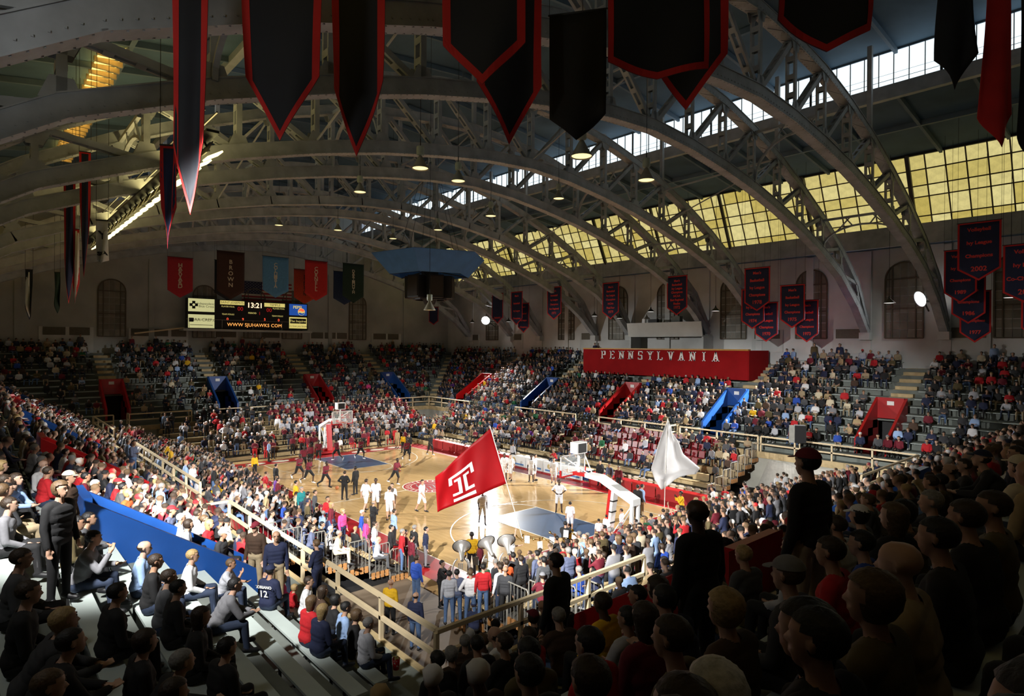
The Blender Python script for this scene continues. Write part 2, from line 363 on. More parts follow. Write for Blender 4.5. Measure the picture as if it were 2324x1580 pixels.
# ---------------------------------------------------------------- walls
XW, YW = 36.4, 27.3
ROOFP = [(27.3, 16.85), (24.5, 17.05), (24.5, 17.9), (22.5, 22.1), (13.8, 23.3), (13.8, 25.6), (0, 26.8)]
prof = [(y, z) for y, z in ROOFP]
full = [(-y, z) for y, z in prof]+[(y, z) for y, z in reversed(prof[:-1])]
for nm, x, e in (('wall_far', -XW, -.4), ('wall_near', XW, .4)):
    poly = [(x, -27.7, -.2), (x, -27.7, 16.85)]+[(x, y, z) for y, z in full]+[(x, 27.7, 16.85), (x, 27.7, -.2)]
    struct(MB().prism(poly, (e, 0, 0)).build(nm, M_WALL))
M_WALLR = mat('white_painted_plaster_with_glare', (.66, .67, .65), .85, 0, .3, .25, .1)  # white paint, its tone raised further to carry the floodlights' glare
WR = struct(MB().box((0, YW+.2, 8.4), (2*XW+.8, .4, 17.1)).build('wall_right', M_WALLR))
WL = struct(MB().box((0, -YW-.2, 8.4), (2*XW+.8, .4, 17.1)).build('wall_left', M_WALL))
WF = bpy.data.objects['wall_far']
def panel_far(y0, y1, lou):
    o = MB().box((-XW+.04, (y0+y1)/2, 9.75), (.10, y1-y0, 2.6)).build('panel', M_WALLTRIM, WF)
    for a, b in lou: MB().box((-XW+.10, (a+b)/2, 10.65), (.05, b-a, .75)).build('louvre', M_LOUVRE, WF)
panel_far(-18.7, -14.5, [(-18.4, -16.7), (-16.4, -14.8)])
panel_far(-11.6, -6.2, [(-11.4, -9.8), (-9.5, -8.1), (-7.8, -6.4)])
panel_far(-3.6, -1.2, [(-3.4, -1.4)]); panel_far(1.2, 3.6, [(1.4, 3.4)])
panel_far(7.0, 11.9, [(7.2, 8.7), (8.9, 10.3), (10.5, 11.8)]); panel_far(15.2, 19.6, [(15.5, 17.3), (17.6, 19.2)])
for x0, x1 in ((-31.2, -29.4), (-22.6, -20.8), (-10.9, -9.3), (9.0, 11.2), (15.6, 17.4), (22.6, 25.0)):
    MB().box(((x0+x1)/2, YW-.04, 10.1), (x1-x0+.5, .1, 1.9)).build('panel', M_WALLTRIM, WR)
    MB().box(((x0+x1)/2, YW-.10, 10.65), (x1-x0, .05, .72)).build('louvre', M_LOUVRE, WR)
M_STAIN = mat('grey_brown_plaster_patch', (.30, .28, .22), .9, 0, .3, .8)
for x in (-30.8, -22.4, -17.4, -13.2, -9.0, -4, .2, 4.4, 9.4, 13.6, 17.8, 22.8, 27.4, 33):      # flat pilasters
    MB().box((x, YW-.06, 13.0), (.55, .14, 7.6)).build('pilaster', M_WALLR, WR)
for y in (-20.2, -9.6, 9.6, 20.2): MB().box((-XW+.06, y, 13.6), (.14, .5, 9.0)).build('pilaster', M_WALL, WF)
WN = [0]
M_PANE = mat('dusty_window_pane', (.21, .20, .16), .5, 0, .35, 1.2, rnd=.25)
M_MUNT = mat('window_muntin', (.10, .08, .05), .6)
def arched_window(c, axis, w, h, tag_):
    """tall round-headed window set on a wall; c is the middle of the sill, axis the wall's run"""
    WN[0] += 1; nor = (1, 0, 0) if axis == 'y' else (0, -1, 0)
    ax = np.array((0, 1., 0) if axis == 'y' else (1., 0, 0)); nv = np.array(nor, float); up = np.array((0, 0, 1.)); c = np.array(c, float)
    r = w/2; hs = h-r
    root = struct(empty('window_%d' % WN[0], tuple(c)))
    P = lambda s, z, e: tuple(ax*s+up*z+nv*e)
    fr = MB()
    arc = [P(-r, 0, .06)]+[P(-r*math.cos(t), hs+r*math.sin(t), .06) for t in np.linspace(0, math.pi, 13)]+[P(r, 0, .06)]
    for a, b in zip(arc[:-1], arc[1:]): fr.beam(a, b, .10, .10, nv)
    for z in (0, hs*.5, hs): fr.beam(P(-r, z, .06), P(r, z, .06), .09, .09, nv)
    for s in (-r*.62, r*.62): fr.beam(P(s, 0, .06), P(s, hs+r*.75, .06), .08, .08, nv)
    fr.build('window_frame', M_MUNT, root)
    cols = [-r, -r*.62, -r*.2, r*.2, r*.62, r]; rows = list(np.linspace(0, hs, 8))
    for a, b in zip(cols[:-1], cols[1:]):
        for z0, z1 in zip(rows[:-1], rows[1:]):
            MB().add([P(a+.02, z0+.02, .035), P(b-.02, z0+.02, .035), P(b-.02, z1-.02, .035), P(a+.02, z1-.02, .035)], [(0, 1, 2, 3)]).build('pane', M_PANE, root)
    for i in range(5):
        a, b = cols[i]+.02, cols[i+1]-.02
        zz = lambda s: hs+math.sqrt(max(r*r-s*s, 0))
        MB().add([P(a, hs+.02, .035), P(b, hs+.02, .035), P(b, max(zz(b)-.03, hs+.03), .035), P((a+b)/2, zz((a+b)/2)-.02, .035), P(a, max(zz(a)-.03, hs+.03), .035)], [(0, 1, 2, 3, 4)]).build('pane', M_PANE, root)
for y in (-13.0, -4.6, 0.6, 4.9, 13.3): arched_window((-XW, y, 10.2), 'y', 2.3, 5.6, '')
for x in (-26.5, -13.3, -5.9, .2, 7.0, 13.7, 20.2, 26.6): arched_window((x, YW, 10.3), 'x', 2.4, 5.5, '')

# ---------------------------------------------------------------- roof
def roofslab(name, sgn, y0, z0, y1, z1, m, t=.15):
    return struct(MB().prism([(-XW-.4, sgn*y0, z0), (-XW-.4, sgn*y1, z1), (-XW-.4, sgn*y1, z1+t), (-XW-.4, sgn*y0, z0+t)], (2*XW+.8, 0, 0)).build(name, m))
for sgn in (1, -1):
    a = roofslab('ceiling_eave_%s' % ('right' if sgn > 0 else 'left'), sgn, 27.7, 16.85, 24.5, 17.05, M_ROOF)
    b = roofslab('ceiling_slope_%s' % ('right' if sgn > 0 else 'left'), sgn, 22.5, 22.15, 13.75, 23.35, M_ROOF)
    c = roofslab('ceiling_top_%s' % ('right' if sgn > 0 else 'left'), sgn, 13.9, 25.6, -.02, 26.85, M_ROOF)
    for x in np.arange(-33.4, 36, 3.35):
        MB().beam((x, sgn*22.4, 22.0), (x, sgn*13.9, 23.2), .16, .28).build('rafter', M_RAFT, b)
        MB().beam((x, sgn*13.8, 25.45), (x, sgn*0.1, 26.65), .16, .28).build('rafter', M_RAFT, c)
    MB().box((0, sgn*18, 22.62), (2*XW, .2, .3)).build('purlin', M_RAFT, b)
    MB().box((0, sgn*7, 26.05), (2*XW, .2, .3)).build('purlin', M_RAFT, c)
    nm = 'right' if sgn > 0 else 'left'
    bm_ = struct(MB().box((0, sgn*24.4, 17.25), (2*XW, .35, 1.35)).build('trim_sill_beam_'+nm, M_STEEL))
    struct(MB().box((0, sgn*13.85, 23.35), (2*XW, .35, .75)).build('trim_clerestory_beam_'+nm, M_STEEL))
    struct(MB().box((0, sgn*13.9, 25.62), (2*XW, .25, .22)).build('trim_clerestory_head_'+nm, M_RAFT))
    struct(MB().box((0, sgn*22.5, 22.12), (2*XW, .22, .22)).build('trim_skylight_head_'+nm, M_DARK))
def emis(name, col, strength, rnd=.0, alt=None, noise=.2):
    m = bpy.data.materials.new(name); m.use_nodes = True; N = m.node_tree.nodes; L = m.node_tree.links; b = N['Principled BSDF']
    b.inputs['Base Color'].default_value = (*[c*.5 for c in col], 1); b.inputs['Roughness'].default_value = .6
    oi = N.new('ShaderNodeObjectInfo'); mx = N.new('ShaderNodeMix'); mx.data_type = 'RGBA'
    mx.inputs[6].default_value = (*col, 1); mx.inputs[7].default_value = (*(alt or col), 1); L.new(oi.outputs['Random'], mx.inputs[0])
    tc = N.new('ShaderNodeTexCoord'); no = N.new('ShaderNodeTexNoise'); no.inputs['Scale'].default_value = 2.2; no.inputs['Detail'].default_value = 6; no.inputs['Roughness'].default_value = .7
    L.new(tc.outputs['Object'], no.inputs['Vector']); rp = N.new('ShaderNodeMapRange'); rp.inputs[1].default_value = .3; rp.inputs[2].default_value = .7; rp.inputs[3].default_value = 1-noise; rp.inputs[4].default_value = 1+noise
    L.new(no.outputs['Fac'], rp.inputs[0]); ml = N.new('ShaderNodeMix'); ml.data_type = 'RGBA'; ml.blend_type = 'MULTIPLY'; ml.inputs[0].default_value = 1
    L.new(mx.outputs[2], ml.inputs[6]); L.new(rp.outputs[0], ml.inputs[7]); L.new(ml.outputs[2], b.inputs['Emission Color']); b.inputs['Emission Strength'].default_value = strength
    return m
M_YEL = emis('yellowed_translucent_skylight', (.42, .33, .075), 1.1, alt=(.62, .55, .24))
M_SKYW = emis('daylit_clear_pane', (.80, .92, .98), 1.25, noise=.08)
M_YELN = emis('yellowed_skylight_near', (.60, .42, .10), .55)
rowsL = [.55, 1.30, .75, 1.05, 1.0]; tot = sum(rowsL); acc = np.concatenate([[0], np.cumsum(rowsL)])/tot
def skp(x, t, e=0.): # point on the right skylight plane
    return (x, 24.5-2.0*t-.0+e*.9, 17.9+4.2*t+e*.43)
NP = 59; xa, xb = -35.6, 28.0; pw = (xb-xa)/NP
SKY = struct(empty('window_skylight_right', (0, 24.5, 17.9)))
inv = Matrix.Translation((0, -24.5, -17.9))
PM = []
for r in range(5):
    t0, t1 = acc[r], acc[r+1]; h = 4.65*(t1-t0)
    mb = MB().box((0, 0, 0), (pw-.05, h-.05, .012)); PM.append(mb.mesh('pane', M_YEL))
tilt = math.atan2(4.2, -2.0)
for i in range(NP):
    for r in range(5):
        c = Vector(skp(xa+(i+.5)*pw, (acc[r]+acc[r+1])/2))-Vector((0, 24.5, 17.9))
        obj('pane', PM[r], SKY, c, (tilt, 0, 0))
mb = MB()
for t in acc: mb.beam(skp(xa, t, -.05), skp(36.3, t, -.05), .07, .07)
mb.build('glazing_bar', M_MUNT, SKY).matrix_local = inv
for i in range(NP+8):
    x = xa+i*pw
    MB().beam(skp(x, 0, -.05), skp(x, 1, -.05), .07 if (i % 3) else .07, .08).build('mullion', M_MUNT, SKY).matrix_local = inv
for x in np.arange(-33.4, 36, 6.7):
    MB().beam(skp(x+1.5, -.02, -.2), skp(x+1.5, 1.02, -.2), .18, .22).build('skylight_rib', M_DARK, SKY).matrix_local = inv
o = MB().add([skp(xb+.02, 0), skp(36.4, 0), skp(36.4, 1), skp(xb+.02, 1)], [(0, 1, 2, 3)]).build('pane_run', M_YEL, SKY); o['kind'] = 'stuff'; o.matrix_local = inv
SKL = struct(MB().add([(-36.4, -24.5, 17.9), (36.4, -24.5, 17.9), (36.4, -22.5, 22.1), (-36.4, -22.5, 22.1)], [(0, 1, 2, 3)]).build('window_skylight_left', M_YELN))
mb = MB()
for x in np.arange(-36, 36.4, 1.08): mb.beam((x, -24.4, 17.9), (x, -22.4, 22.1), .07, .08)
for t in acc: mb.beam((-36.4, -24.45+2*t, 17.9+4.2*t), (36.4, -24.45+2*t, 17.9+4.2*t), .07, .07)
o = mb.build('glazing_bar', M_MUNT, SKL); o['kind'] = 'stuff'
CLR = struct(empty('window_clerestory_right', (0, 13.85, 23.7)))
PC = MB().box((0, 0, 0), (.69, .012, 1.80)).mesh('pane', M_SKYW)
xs = np.arange(-35.6, 35.6, .72)
for i, x in enumerate(xs):
    obj('pane', PC, CLR, (x+.36, 0, .92))
for i, x in enumerate(xs):
    w = .12 if i % 9 == 4 else .035
    o = MB().box((0, 0, 0), (w, .08, 1.85)).build('mullion', M_DARK, CLR); o.location = (x, -.03, .92)
MB().beam((-36, -.06, .30), (36, -.06, .30), .02, .02).beam((-36, -.06, .62), (36, -.06, .62), .012, .012).build('wire', M_DARK, CLR)
CLL = struct(MB().box((0, -13.85, 24.6), (72.6, .02, 1.85)).build('window_clerestory_left', emis('daylit_pane_left', (.80, .88, .95), .5, noise=.08)))
# narrow sunlit skylight strip in the left roof slope, seen between the trusses
SKN = struct(empty('window_roof_strip', (-7.5, -18.6, 22.4)))
for i in range(26): obj('pane', PM[0], SKN, (-10.2+i*.82, 0, 0), (math.radians(8), 0, 0), (.72, 1.0, 1))
M_YELB = emis('sunlit_yellow_strip', (1.0, .62, .14), 2.6)
st = MB().box((0, 0, 0), (.62, .9, .02)).mesh('pane', M_YELB)
for o in KIDS[SKN.name]: o.data = st; o.scale = (1, 1, 1)
for i in range(27): MB().box((-10.6+i*.82, 0, -.12), (.14, 1.1, .22)).build('slat', M_TAN, SKN)

# ---------------------------------------------------------------- arched roof trusses
LC = [(0, 19.6), (3.1, 19.42), (6.2, 19.02), (9.3, 18.5), (12.4, 17.80), (15.5, 16.95), (18.6, 15.95), (21.7, 14.70), (24.8, 12.70), (27.0, 10.75)]
UC = [(0, 22.95), (3.1, 22.75), (6.2, 22.35), (9.3, 21.65), (12.4, 20.7), (15.5, 19.5), (18.6, 18.1), (21.7, 16.4), (24.8, 14.2), (26.9, 11.35)]
CW = .5
def sympts(C): return [(-y, z) for y, z in reversed(C)]+[(y, z) for y, z in C[1:]]
def chord_mesh(C, h, name):
    pts = sympts(C); mb = MB()
    # two flange plates and two webs: a riveted box girder
    for (ya, za), (yb, zb) in zip(pts[:-1], pts[1:]):
        a, b = np.array((0, ya, za)), np.array((0, yb, zb)); t = unit(b-a); nrm = np.array((0, -t[2], t[1]))
        ov = t*.03
        for e in (-1, 1):
            mb.beam(a+nrm*e*h/2-ov, b+nrm*e*h/2+ov, CW, .035, nrm)
            off = np.array((e*(CW/2-.05), 0, 0)); mb.beam(a+off-ov, b+off+ov, .03, h, nrm)
        L = np.linalg.norm(b-a)
        for q in np.arange(.12, L, .24):
            for e in (-1, 1):
                p = a+t*q-nrm*(h/2+.02)+np.array((e*(CW/2-.055), 0, 0)); mb.box(tuple(p), (.035, .035, .03))
                p = a+t*q+np.array((e*(CW/2-.03), 0, -.12*1.0)); mb.box(tuple(p), (.03, .035, .035))
    return mb.mesh(name, M_STEEL)
def ladder_mesh(p, q, name, w=.42, g=.085):
    """laced member: two channels tied by batten plates"""
    p, q = np.array(p, float), np.array(q, float); t = unit(q-p); L = np.linalg.norm(q-p); mb = MB(); X = np.array((1., 0, 0)); nn = np.cross(t, X)
    for e in (-1, 1): mb.beam(p+X*e*(w/2-g/2), q+X*e*(w/2-g/2), g, .20, nn)
    n = max(2, int(round(L/.75)))
    for i in range(n+1):
        c = p+t*(L*i/n); hh = .22 if 0 < i < n else .45
        for e in (-1, 1): mb.beam(c-t*hh/2+nn*e*.10, c+t*hh/2+nn*e*.10, w-.02, .018, nn)
    return mb.mesh(name, M_STEEL)
ME_LC, ME_UC = chord_mesh(LC, .52, 'lower_chord'), chord_mesh(UC, .42, 'upper_chord')
lcp, ucp = sympts(LC), sympts(UC); NPN = len(lcp)
VM = [ladder_mesh((0, lcp[i][0], lcp[i][1]+.15), (0, lcp[i][0], ucp[i][1]-.1), 'lattice_post') for i in range(1, NPN-1)]
DM = []
mid = NPN//2
for i in range(1, NPN-2):
    a, b = (ucp[i], lcp[i+1]) if i < mid else (lcp[i], ucp[i+1])
    A, B = np.array((0, a[0], a[1])), np.array((0, b[0], b[1])); t = unit(B-A)
    DM.append(ladder_mesh(A+t*.25, B-t*.25, 'diagonal_brace', .34, .10))
def roof_z(y):
    y = abs(y)
    return 26.6-(y/13.8)*1.2 if y < 13.8 else 23.15-(y-13.8)/8.7*1.2
PMs = [MB().beam((0, y, uz), (0, y, roof_z(y)), .22, .22).mesh('roof_post', M_STEEL) for y, uz in [(p[0], p[1]) for p in ucp[1:-1]] if abs(abs(y)-12.4) < .1 or y == 0]
GU = []
for (y, z) in lcp[1:-1]: GU.append((y, z+.3))
mbg = MB()
for (y, z), (yu, zu) in zip(lcp[1:-1], ucp[1:-1]):
    for e in (-.2, .2):
        mbg.prism([(e-.01, y-.42, z+.1), (e-.01, y+.42, z+.1), (e-.01, y+.22, z+.62), (e-.01, y-.22, z+.62)], (.02, 0, 0))
        mbg.prism([(e-.01, yu-.42, zu-.1), (e-.01, yu-.22, zu-.58), (e-.01, yu+.22, zu-.58), (e-.01, yu+.42, zu-.1)], (.02, 0, 0))
ME_GU = mbg.mesh('gusset_plates', M_STEEL)
ME_LACE = MB()
for (ya, za), (yb, zb) in zip(ucp[:-1], ucp[1:]):     # zigzag lacing under the upper chord
    a, b = np.array((0, ya, za-.24)), np.array((0, yb, zb-.24)); n = 5
    for i in range(n):
        p, q = a+(b-a)*i/n, a+(b-a)*(i+1)/n; e = .2 if i % 2 else -.2
        ME_LACE.beam(p+np.array((e, 0, 0)), q-np.array((e, 0, 0)), .07, .02)
ME_LACE = ME_LACE.mesh('lacing', M_STEEL)
TX = [22.75, 17.8, 9.75, 4.6, -4.1, -8.8, -17.3, -22.5, -31.1]
for i, x in enumerate(TX):
    tr = struct(empty('trim_roof_truss' if i == 0 else 'trim_roof_truss.%03d' % i, (x, 0, 0)))
    tr['label'] = '%s grey riveted steel roof arch counted from the camera' % ORD[i]
    obj('lower_chord', ME_LC, tr); obj('upper_chord', ME_UC, tr); obj('gusset_plates', ME_GU, tr); obj('lacing', ME_LACE, tr)
    for m in VM: obj('lattice_post', m, tr)
    for m in DM: obj('diagonal_brace', m, tr)
    for m in PMs: obj('roof_post', m, tr)
    for s in (-1, 1): MB().box((0, s*26.95, 10.45), (.7, .7, .55)).build('bearing_block', M_WALLTRIM, tr)
# arched portal braces that tie each pair of trusses
for a in range(0, 8, 2):
    x0, x1 = TX[a+1], TX[a]
    for y in (-18.6, -9.3, 9.3, 18.6):
        j = [q for q, _ in lcp].index(y); zl, zu = lcp[j][1]+.2, ucp[j][1]-.2
        pb = struct(empty('trim_portal_brace.%03d' % (a*10+j), ((x0+x1)/2, y, zl))); w = (x1-x0)/2-.2; H = zu-zl
        mb = MB(); pts = [(w*math.sin(t), 0, (H-.55)*math.cos(t)*1.0-.0) for t in np.linspace(-math.pi/2, math.pi/2, 13)]
        for p, q in zip(pts[:-1], pts[1:]): mb.beam(p, q, .14, .10)
        mb.build('arch_rib', M_STEEL, pb)
        MB().beam((-w, 0, H), (w, 0, H), .14, .14).build('top_strut', M_STEEL, pb)
        for xx in (-w*.62, -w*.22, w*.22, w*.62):
            zz = (H-.55)*math.sqrt(max(0, 1-(xx/w)**2)); MB().beam((xx, 0, zz), (xx*.45 if abs(xx) > w*.5 else xx*1.9, 0, H), .07, .07).build('fan_strut', M_STEEL, pb)
# light longitudinal struts between the pairs
for a in range(1, 8, 2):
    for y in (-12.4, 0, 12.4):
        j = [q for q, _ in lcp].index(y)
        struct(MB().beam((TX[a], y, ucp[j][1]), (TX[a+1], y, ucp[j][1]-.4), .09, .09).beam((TX[a], y, ucp[j][1]-.1), (TX[a+1], y, lcp[j][1]+.2), .06, .06).build('trim_strut', M_STEEL))
# ---------------------------------------------------------------- floodlights (fixtures)
M_GLOW = emis('floodlight_lens', (1, .99, .96), 30, noise=0)
for i, (lp, azi) in enumerate(STROBES):
    fx = empty('floodlight', lp); fx.scale = (1.35, 1.35, 1.35); dv = Vector((math.cos(math.radians(azi)), math.sin(math.radians(azi)), -.35)).normalized()
    M = dv.to_track_quat('Z', 'Y').to_matrix().to_4x4()
    MB().lathe([(.10, -.22), (.14, -.18), (.20, -.04), (.42, .12), (.44, .14), (.40, .12)], 20, M).build('reflector', M_STEEL, fx, True)
    MB().lathe([(.001, .085), (.38, .085)], 20, M).build('lens', M_GLOW, fx)
    sg = 1 if lp[1] > 0 else -1
    MB().beam((0, sg*.25, -.1), (0, sg*1.17, -.1), .08, .08).beam((0, sg*.25, -.1), (0, sg*1.17, -.6), .06, .06).build('wall_arm', M_DARK, fx)
    tag(fx, ['glaring floodlight on the right wall at the near end', 'glaring floodlight on the right wall in the far corner', 'floodlight on the left wall at the near end', 'floodlight on the left wall in the far corner'][i], 'floodlight', 'corner floodlights')
# ---------------------------------------------------------------- pendant lamps
M_BELL = mat('pale_green_lamp_housing', (.45, .52, .42), .5); M_SHADE = mat('ribbed_aluminium_shade', (.40, .38, .30), .4, .5)
M_LAMP = emis('warm_lamp_glass', (.95, .78, .35), 1.6, noise=.05); M_LAMPW = emis('white_lamp_glass', (.95, .92, .85), 1.8, noise=.05)
pend = empty('pendant_lamp', (0, 0, 0))
MB().tube([(0, 0, .45), (0, 0, .75)], .02, 6).build('hook', M_DARK, pend)
MB().lathe([(.001, .48), (.13, .48), (.14, .46), (.14, .20), (.13, .17), (.05, .14)], 12).build('ballast_housing', M_BELL, pend, True)
MB().lathe([(.05, .15), (.08, .10), (.20, -.12), (.30, -.30), (.31, -.32), (.29, -.31), (.19, -.12)], 18).build('shade', M_SHADE, pend, True)
MB().lathe([(.001, -.30), (.28, -.29)], 18).build('lens', M_LAMP, KIDS[pend.name][-1])
small = empty('pendant_lamp', (0, 0, 0))
MB().lathe([(.04, .34), (.06, .20), (.12, .12), (.34, -.08), (.36, -.12), (.33, -.11)], 18).build('shade', M_DARK, small, True)
MB().lathe([(.001, -.10), (.32, -.105)], 18).build('lens', M_LAMPW, small)
PL = [(1320, 330, 17, 'below the dark banners', 0), (1467, 390, 22, 'right of the nearer one', 0), (817, 422, 30, '', 0), (1268, 438, 33, '', 0), (1114, 478, 34, '', 0), (954, 363, 22, '', 0), (767, 513, 44, '', 0), (633, 502, 45, '', 0), (994, 512, 42, '', 0), (892, 533, 48, '', 0), (975, 690, 31, '', 0), (1040, 395, 26, '', 0)]
def dangle(proto, first, u, v, D, label, top=None):
    o = proto if first else copy_tree(proto)
    p = ondepth(u, v, D); o.location = tuple(p); return o, p
for i, (u, v, D, _, _) in enumerate(sorted(PL)):
    o, p = dangle(pend, i == 0, u, v, D, '')
    zt = roof_z(p[1]); MB().tube([(0, 0, .70), (0, 0, zt-p[2]+.4)], .012, 4).build('hanger_rod', M_DARK, o)
    tag(o, '%s from the left of the bell-shaped lamps hanging under the roof' % ORD[i] if i != 10 else 'bell-shaped lamp hanging just below the blue canopy', 'lamp', 'bell lamps under the roof')
SL = [(1349, 715, 62), (1477, 705, 58), (1624, 703, 50), (1406, 720, 60), (2018, 684, 40), (2294, 671, 33), (1072, 730, 72), (1154, 728, 70)]
for i, (u, v, D) in enumerate(sorted(SL)):
    o, p = dangle(small, i == 0, u, v, D, '')
    zt = (roof_z(p[1])+.4 if abs(p[1]) < 22.4 else 17.1)-p[2]; MB().tube([(0, 0, .3), (0, 0, zt)], .014, 5).build('rod', M_DARK, o)
    tag(o, '%s from the left of the small black cone lamps along the right wall' % ORD[i], 'lamp', 'cone lamps along the right wall')
# ---------------------------------------------------------------- bright lamp row on a catwalk, left side
M_TUBE = emis('bright_yellow_lamp', (1.0, .86, .34), 3.6, noise=.05)
cwk = tag(MB().box((1.8, -17.9, 15.75), (27, .35, .08)).build('lamp_catwalk', M_DARK), 'long dark catwalk carrying the row of yellow lamps', 'catwalk')
for s in (-1, 1): MB().beam((-11.5, -17.9+s*.17, 16.4), (15.1, -17.9+s*.17, 16.4), .04, .04).build('handrail', M_DARK, cwk)
lampb = MB().prism([(-.5, -.16, .28), (.5, -.16, .28), (.42, -.30, -.05), (-.42, -.30, -.05)], (0, .04, 0)).mesh('reflector', M_SHADE)
lens = MB().box((0, 0, 0), (.56, .50, .05)).mesh('lens', M_TUBE)
for i in range(21):
    x = 14.2-i*1.2
    o = empty('strip_lamp', (x, -17.6, 15.35)); obj('reflector', lampb, o); obj('lens', lens, o, (0, 0, -.02), (math.radians(32), 0, 0)); MB().beam((0, -.1, .1), (0, -.25, .38), .05, .05).build('bracket', M_DARK, o)
    tag(o, '%s bright yellow lamp from the near end of the catwalk row' % ORD[i], 'lamp', 'yellow lamps on the catwalk')
wa = bpy.data.lights.new('lamp_row_light', 'AREA'); wa.shape = 'RECTANGLE'; wa.size = 26; wa.size_y = .5; wa.energy = 480; wa.color = (1, .78, .30)
wo = bpy.data.objects.new('lamp_row_light', wa); COL.objects.link(wo); wo.location = (2, -17.6, 16.0); wo.rotation_euler = (math.pi, 0, 0)
# ---------------------------------------------------------------- banners
M_NAVYB = mat('navy_banner_cloth', (.012, .018, .06), .8, 0, .2, 1.5); M_REDB = mat('red_banner_cloth', (.55, .014, .012), .8, 0, .15, 1.5)
M_DKB = mat('dark_navy_banner_cloth', (.010, .013, .020), .8, 0, .2, 1.5)
def cloth_grid(mb, P, nu, nv, thick=.012):
    """P(a,b) -> point; closed thin cloth slab"""
    o = len(mb.v); N = (nu+1)*(nv+1)
    pts = [np.array(P(i/nu, j/nv), float) for j in range(nv+1) for i in range(nu+1)]
    nrm = unit(np.cross(pts[nu]-pts[0], pts[-1]-pts[0])+1e-9)
    mb.v += [tuple(p+nrm*thick/2) for p in pts]+[tuple(p-nrm*thick/2) for p in pts]
    for j in range(nv):
        for i in range(nu):
            a = o+j*(nu+1)+i; mb.f.append((a, a+1, a+nu+2, a+nu+1)); mb.f.append((a+N, a+N+nu+1, a+N+nu+2, a+N+1))
    ed = [o+i for i in range(nu+1)]+[o+(j+1)*(nu+1)-1 for j in range(1, nv+1)]+[o+nv*(nu+1)+i for i in range(nu-1, -1, -1)]+[o+j*(nu+1) for j in range(nv-1, 0, -1)]
    for a, b in zip(ed, ed[1:]+ed[:1]): mb.f.append((b, a, a+N, b+N))
def banner(name, top, xd, w, h, pt, m, label, border=None, lines=(), tm=None, wave=.05, curl=0., bw=.09, twist=0., cat='banner', group=None):
    """pennant: top centre point, run direction, width, straight height, point height; text reads from the front (-normal side)"""
    xd = unit(xd); n = np.cross(xd, (0, 0, 1.)); top = np.array(top, float)
    root = empty(name, tuple(top)); ph = random.random()*6
    def P(a, b, e=0., sh=1.):
        s = (a-.5)*w*sh*(1-curl*b); hh = (h+pt*(1-abs(2*a-1)))*b
        off = wave*math.sin(a*7+ph+b*2)*b+twist*(a-.5)*b
        return xd*s+np.array((0, 0, -hh))+n*(off+e)
    mb = MB(); cloth_grid(mb, lambda a, b: P(a, b), 14, 10); cl_ = mb.build('cloth', m, root, True)
    if border:
        mb = MB(); k = bw/w
        for e in (-.012, .012):
            for j in range(10):
                b0, b1 = j/10, (j+1)/10
                for a0, a1 in ((0, k), (1-k, 1)): mb.add([P(a0, b0, e), P(a1, b0, e), P(a1, b1, e), P(a0, b1, e)], [(0, 1, 2, 3)])
            for i in range(14):
                a0, a1 = i/14, (i+1)/14
                q = lambda a: 1-bw*1.25/(h+pt*(1-abs(2*a-1)))
                mb.add([P(a0, q(a0), e), P(a1, q(a1), e), P(a1, 1, e), P(a0, 1, e)], [(0, 1, 2, 3)])
                q2 = lambda a: bw/(h+pt*(1-abs(2*a-1)))
                mb.add([P(a0, 0, e), P(a1, 0, e), P(a1, q2(a1), e), P(a0, q2(a0), e)], [(0, 1, 2, 3)])
        mb.build('border', border, cl_)
    MB().tube([tuple(xd*-w*.52), tuple(xd*w*.52)], .025, 6).build('hanging_bar', M_DARK, root)
    for body, size, zc in lines:
        me = text_mesh(body, size, tm or M_REDB, 'lettering', bold=.010)
        for v in me.vertices:   # drape the lettering on the cloth
            a = v.co.x/w+.5; hh = -zc-v.co.y
            b = min(max(hh/(h+pt*(1-abs(2*a-1))), 0), 1); p = P(a, b, 0); p = xd*v.co.x*(1-curl*b)+np.array((0, 0, -hh))+n*((p@n)+.016)
            v.co = p
        obj('lettering', me, cl_)
    zt = roof_z(top[1])+.5-top[2] if abs(top[1]) < 22.4 else 17.0-top[2]
    for e in (-.5, .5): MB().tube([tuple(xd*w*e), tuple(xd*w*e+np.array((0, 0, zt)))], .008, 4).build('cord', M_DARK, root)
    tag(root, label, cat, group)
    return root
M_TXT = mat('red_banner_lettering', (.70, .045, .035), .7, 0, .05); M_CREAM = mat('cream_banner_lettering', (.62, .58, .45), .7, 0, .05); M_BLKT = mat('black_banner_lettering', (.01, .01, .012), .7)
def champ(u0, u1, v0, v1, y, lines, label, tilt=0.):
    a, b, c = ony(u0, v0, y), ony(u1, v0, y), ony((u0+u1)/2, v1, y); w = abs(b[0]-a[0]); H = (a[2]+b[2])/2-c[2]
    hs = H*.80; n = len(lines); L = []
    if n: 
        zs = np.linspace(-.13*H, -.80*H, n)
        for q, z in zip(lines, zs): L.append((q, (.17 if q[:1].isdigit() else .125)*w/1.8*(2.0 if n < 6 else 1.8), z))
    return banner('championship_banner', ((a[0]+b[0])/2, y, (a[2]+b[2])/2), (1, tilt, 0), w, hs, H-hs, M_NAVYB, label, M_REDB, L, M_TXT, wave=.03, group='navy championship banners')
MBK = ("Men's", 'Basketball', 'Ivy League', 'Champions')
champ(1683, 1735, 655, 747, 21.0, MBK+('1974',), 'navy championship banner dated 1974 tucked behind the 1978 banner')
champ(1714, 1766, 686, 776, 21.6, MBK+('1970',), 'navy championship banner dated 1970, lowest of its cluster')
champ(1690, 1748, 607, 706, 20.0, MBK+('1978',), 'navy championship banner dated 1978, top of its cluster')
champ(1806, 1858, 681, 777, 21.0, MBK+('1973',), 'navy championship banner dated 1973 behind the 1975 banner')
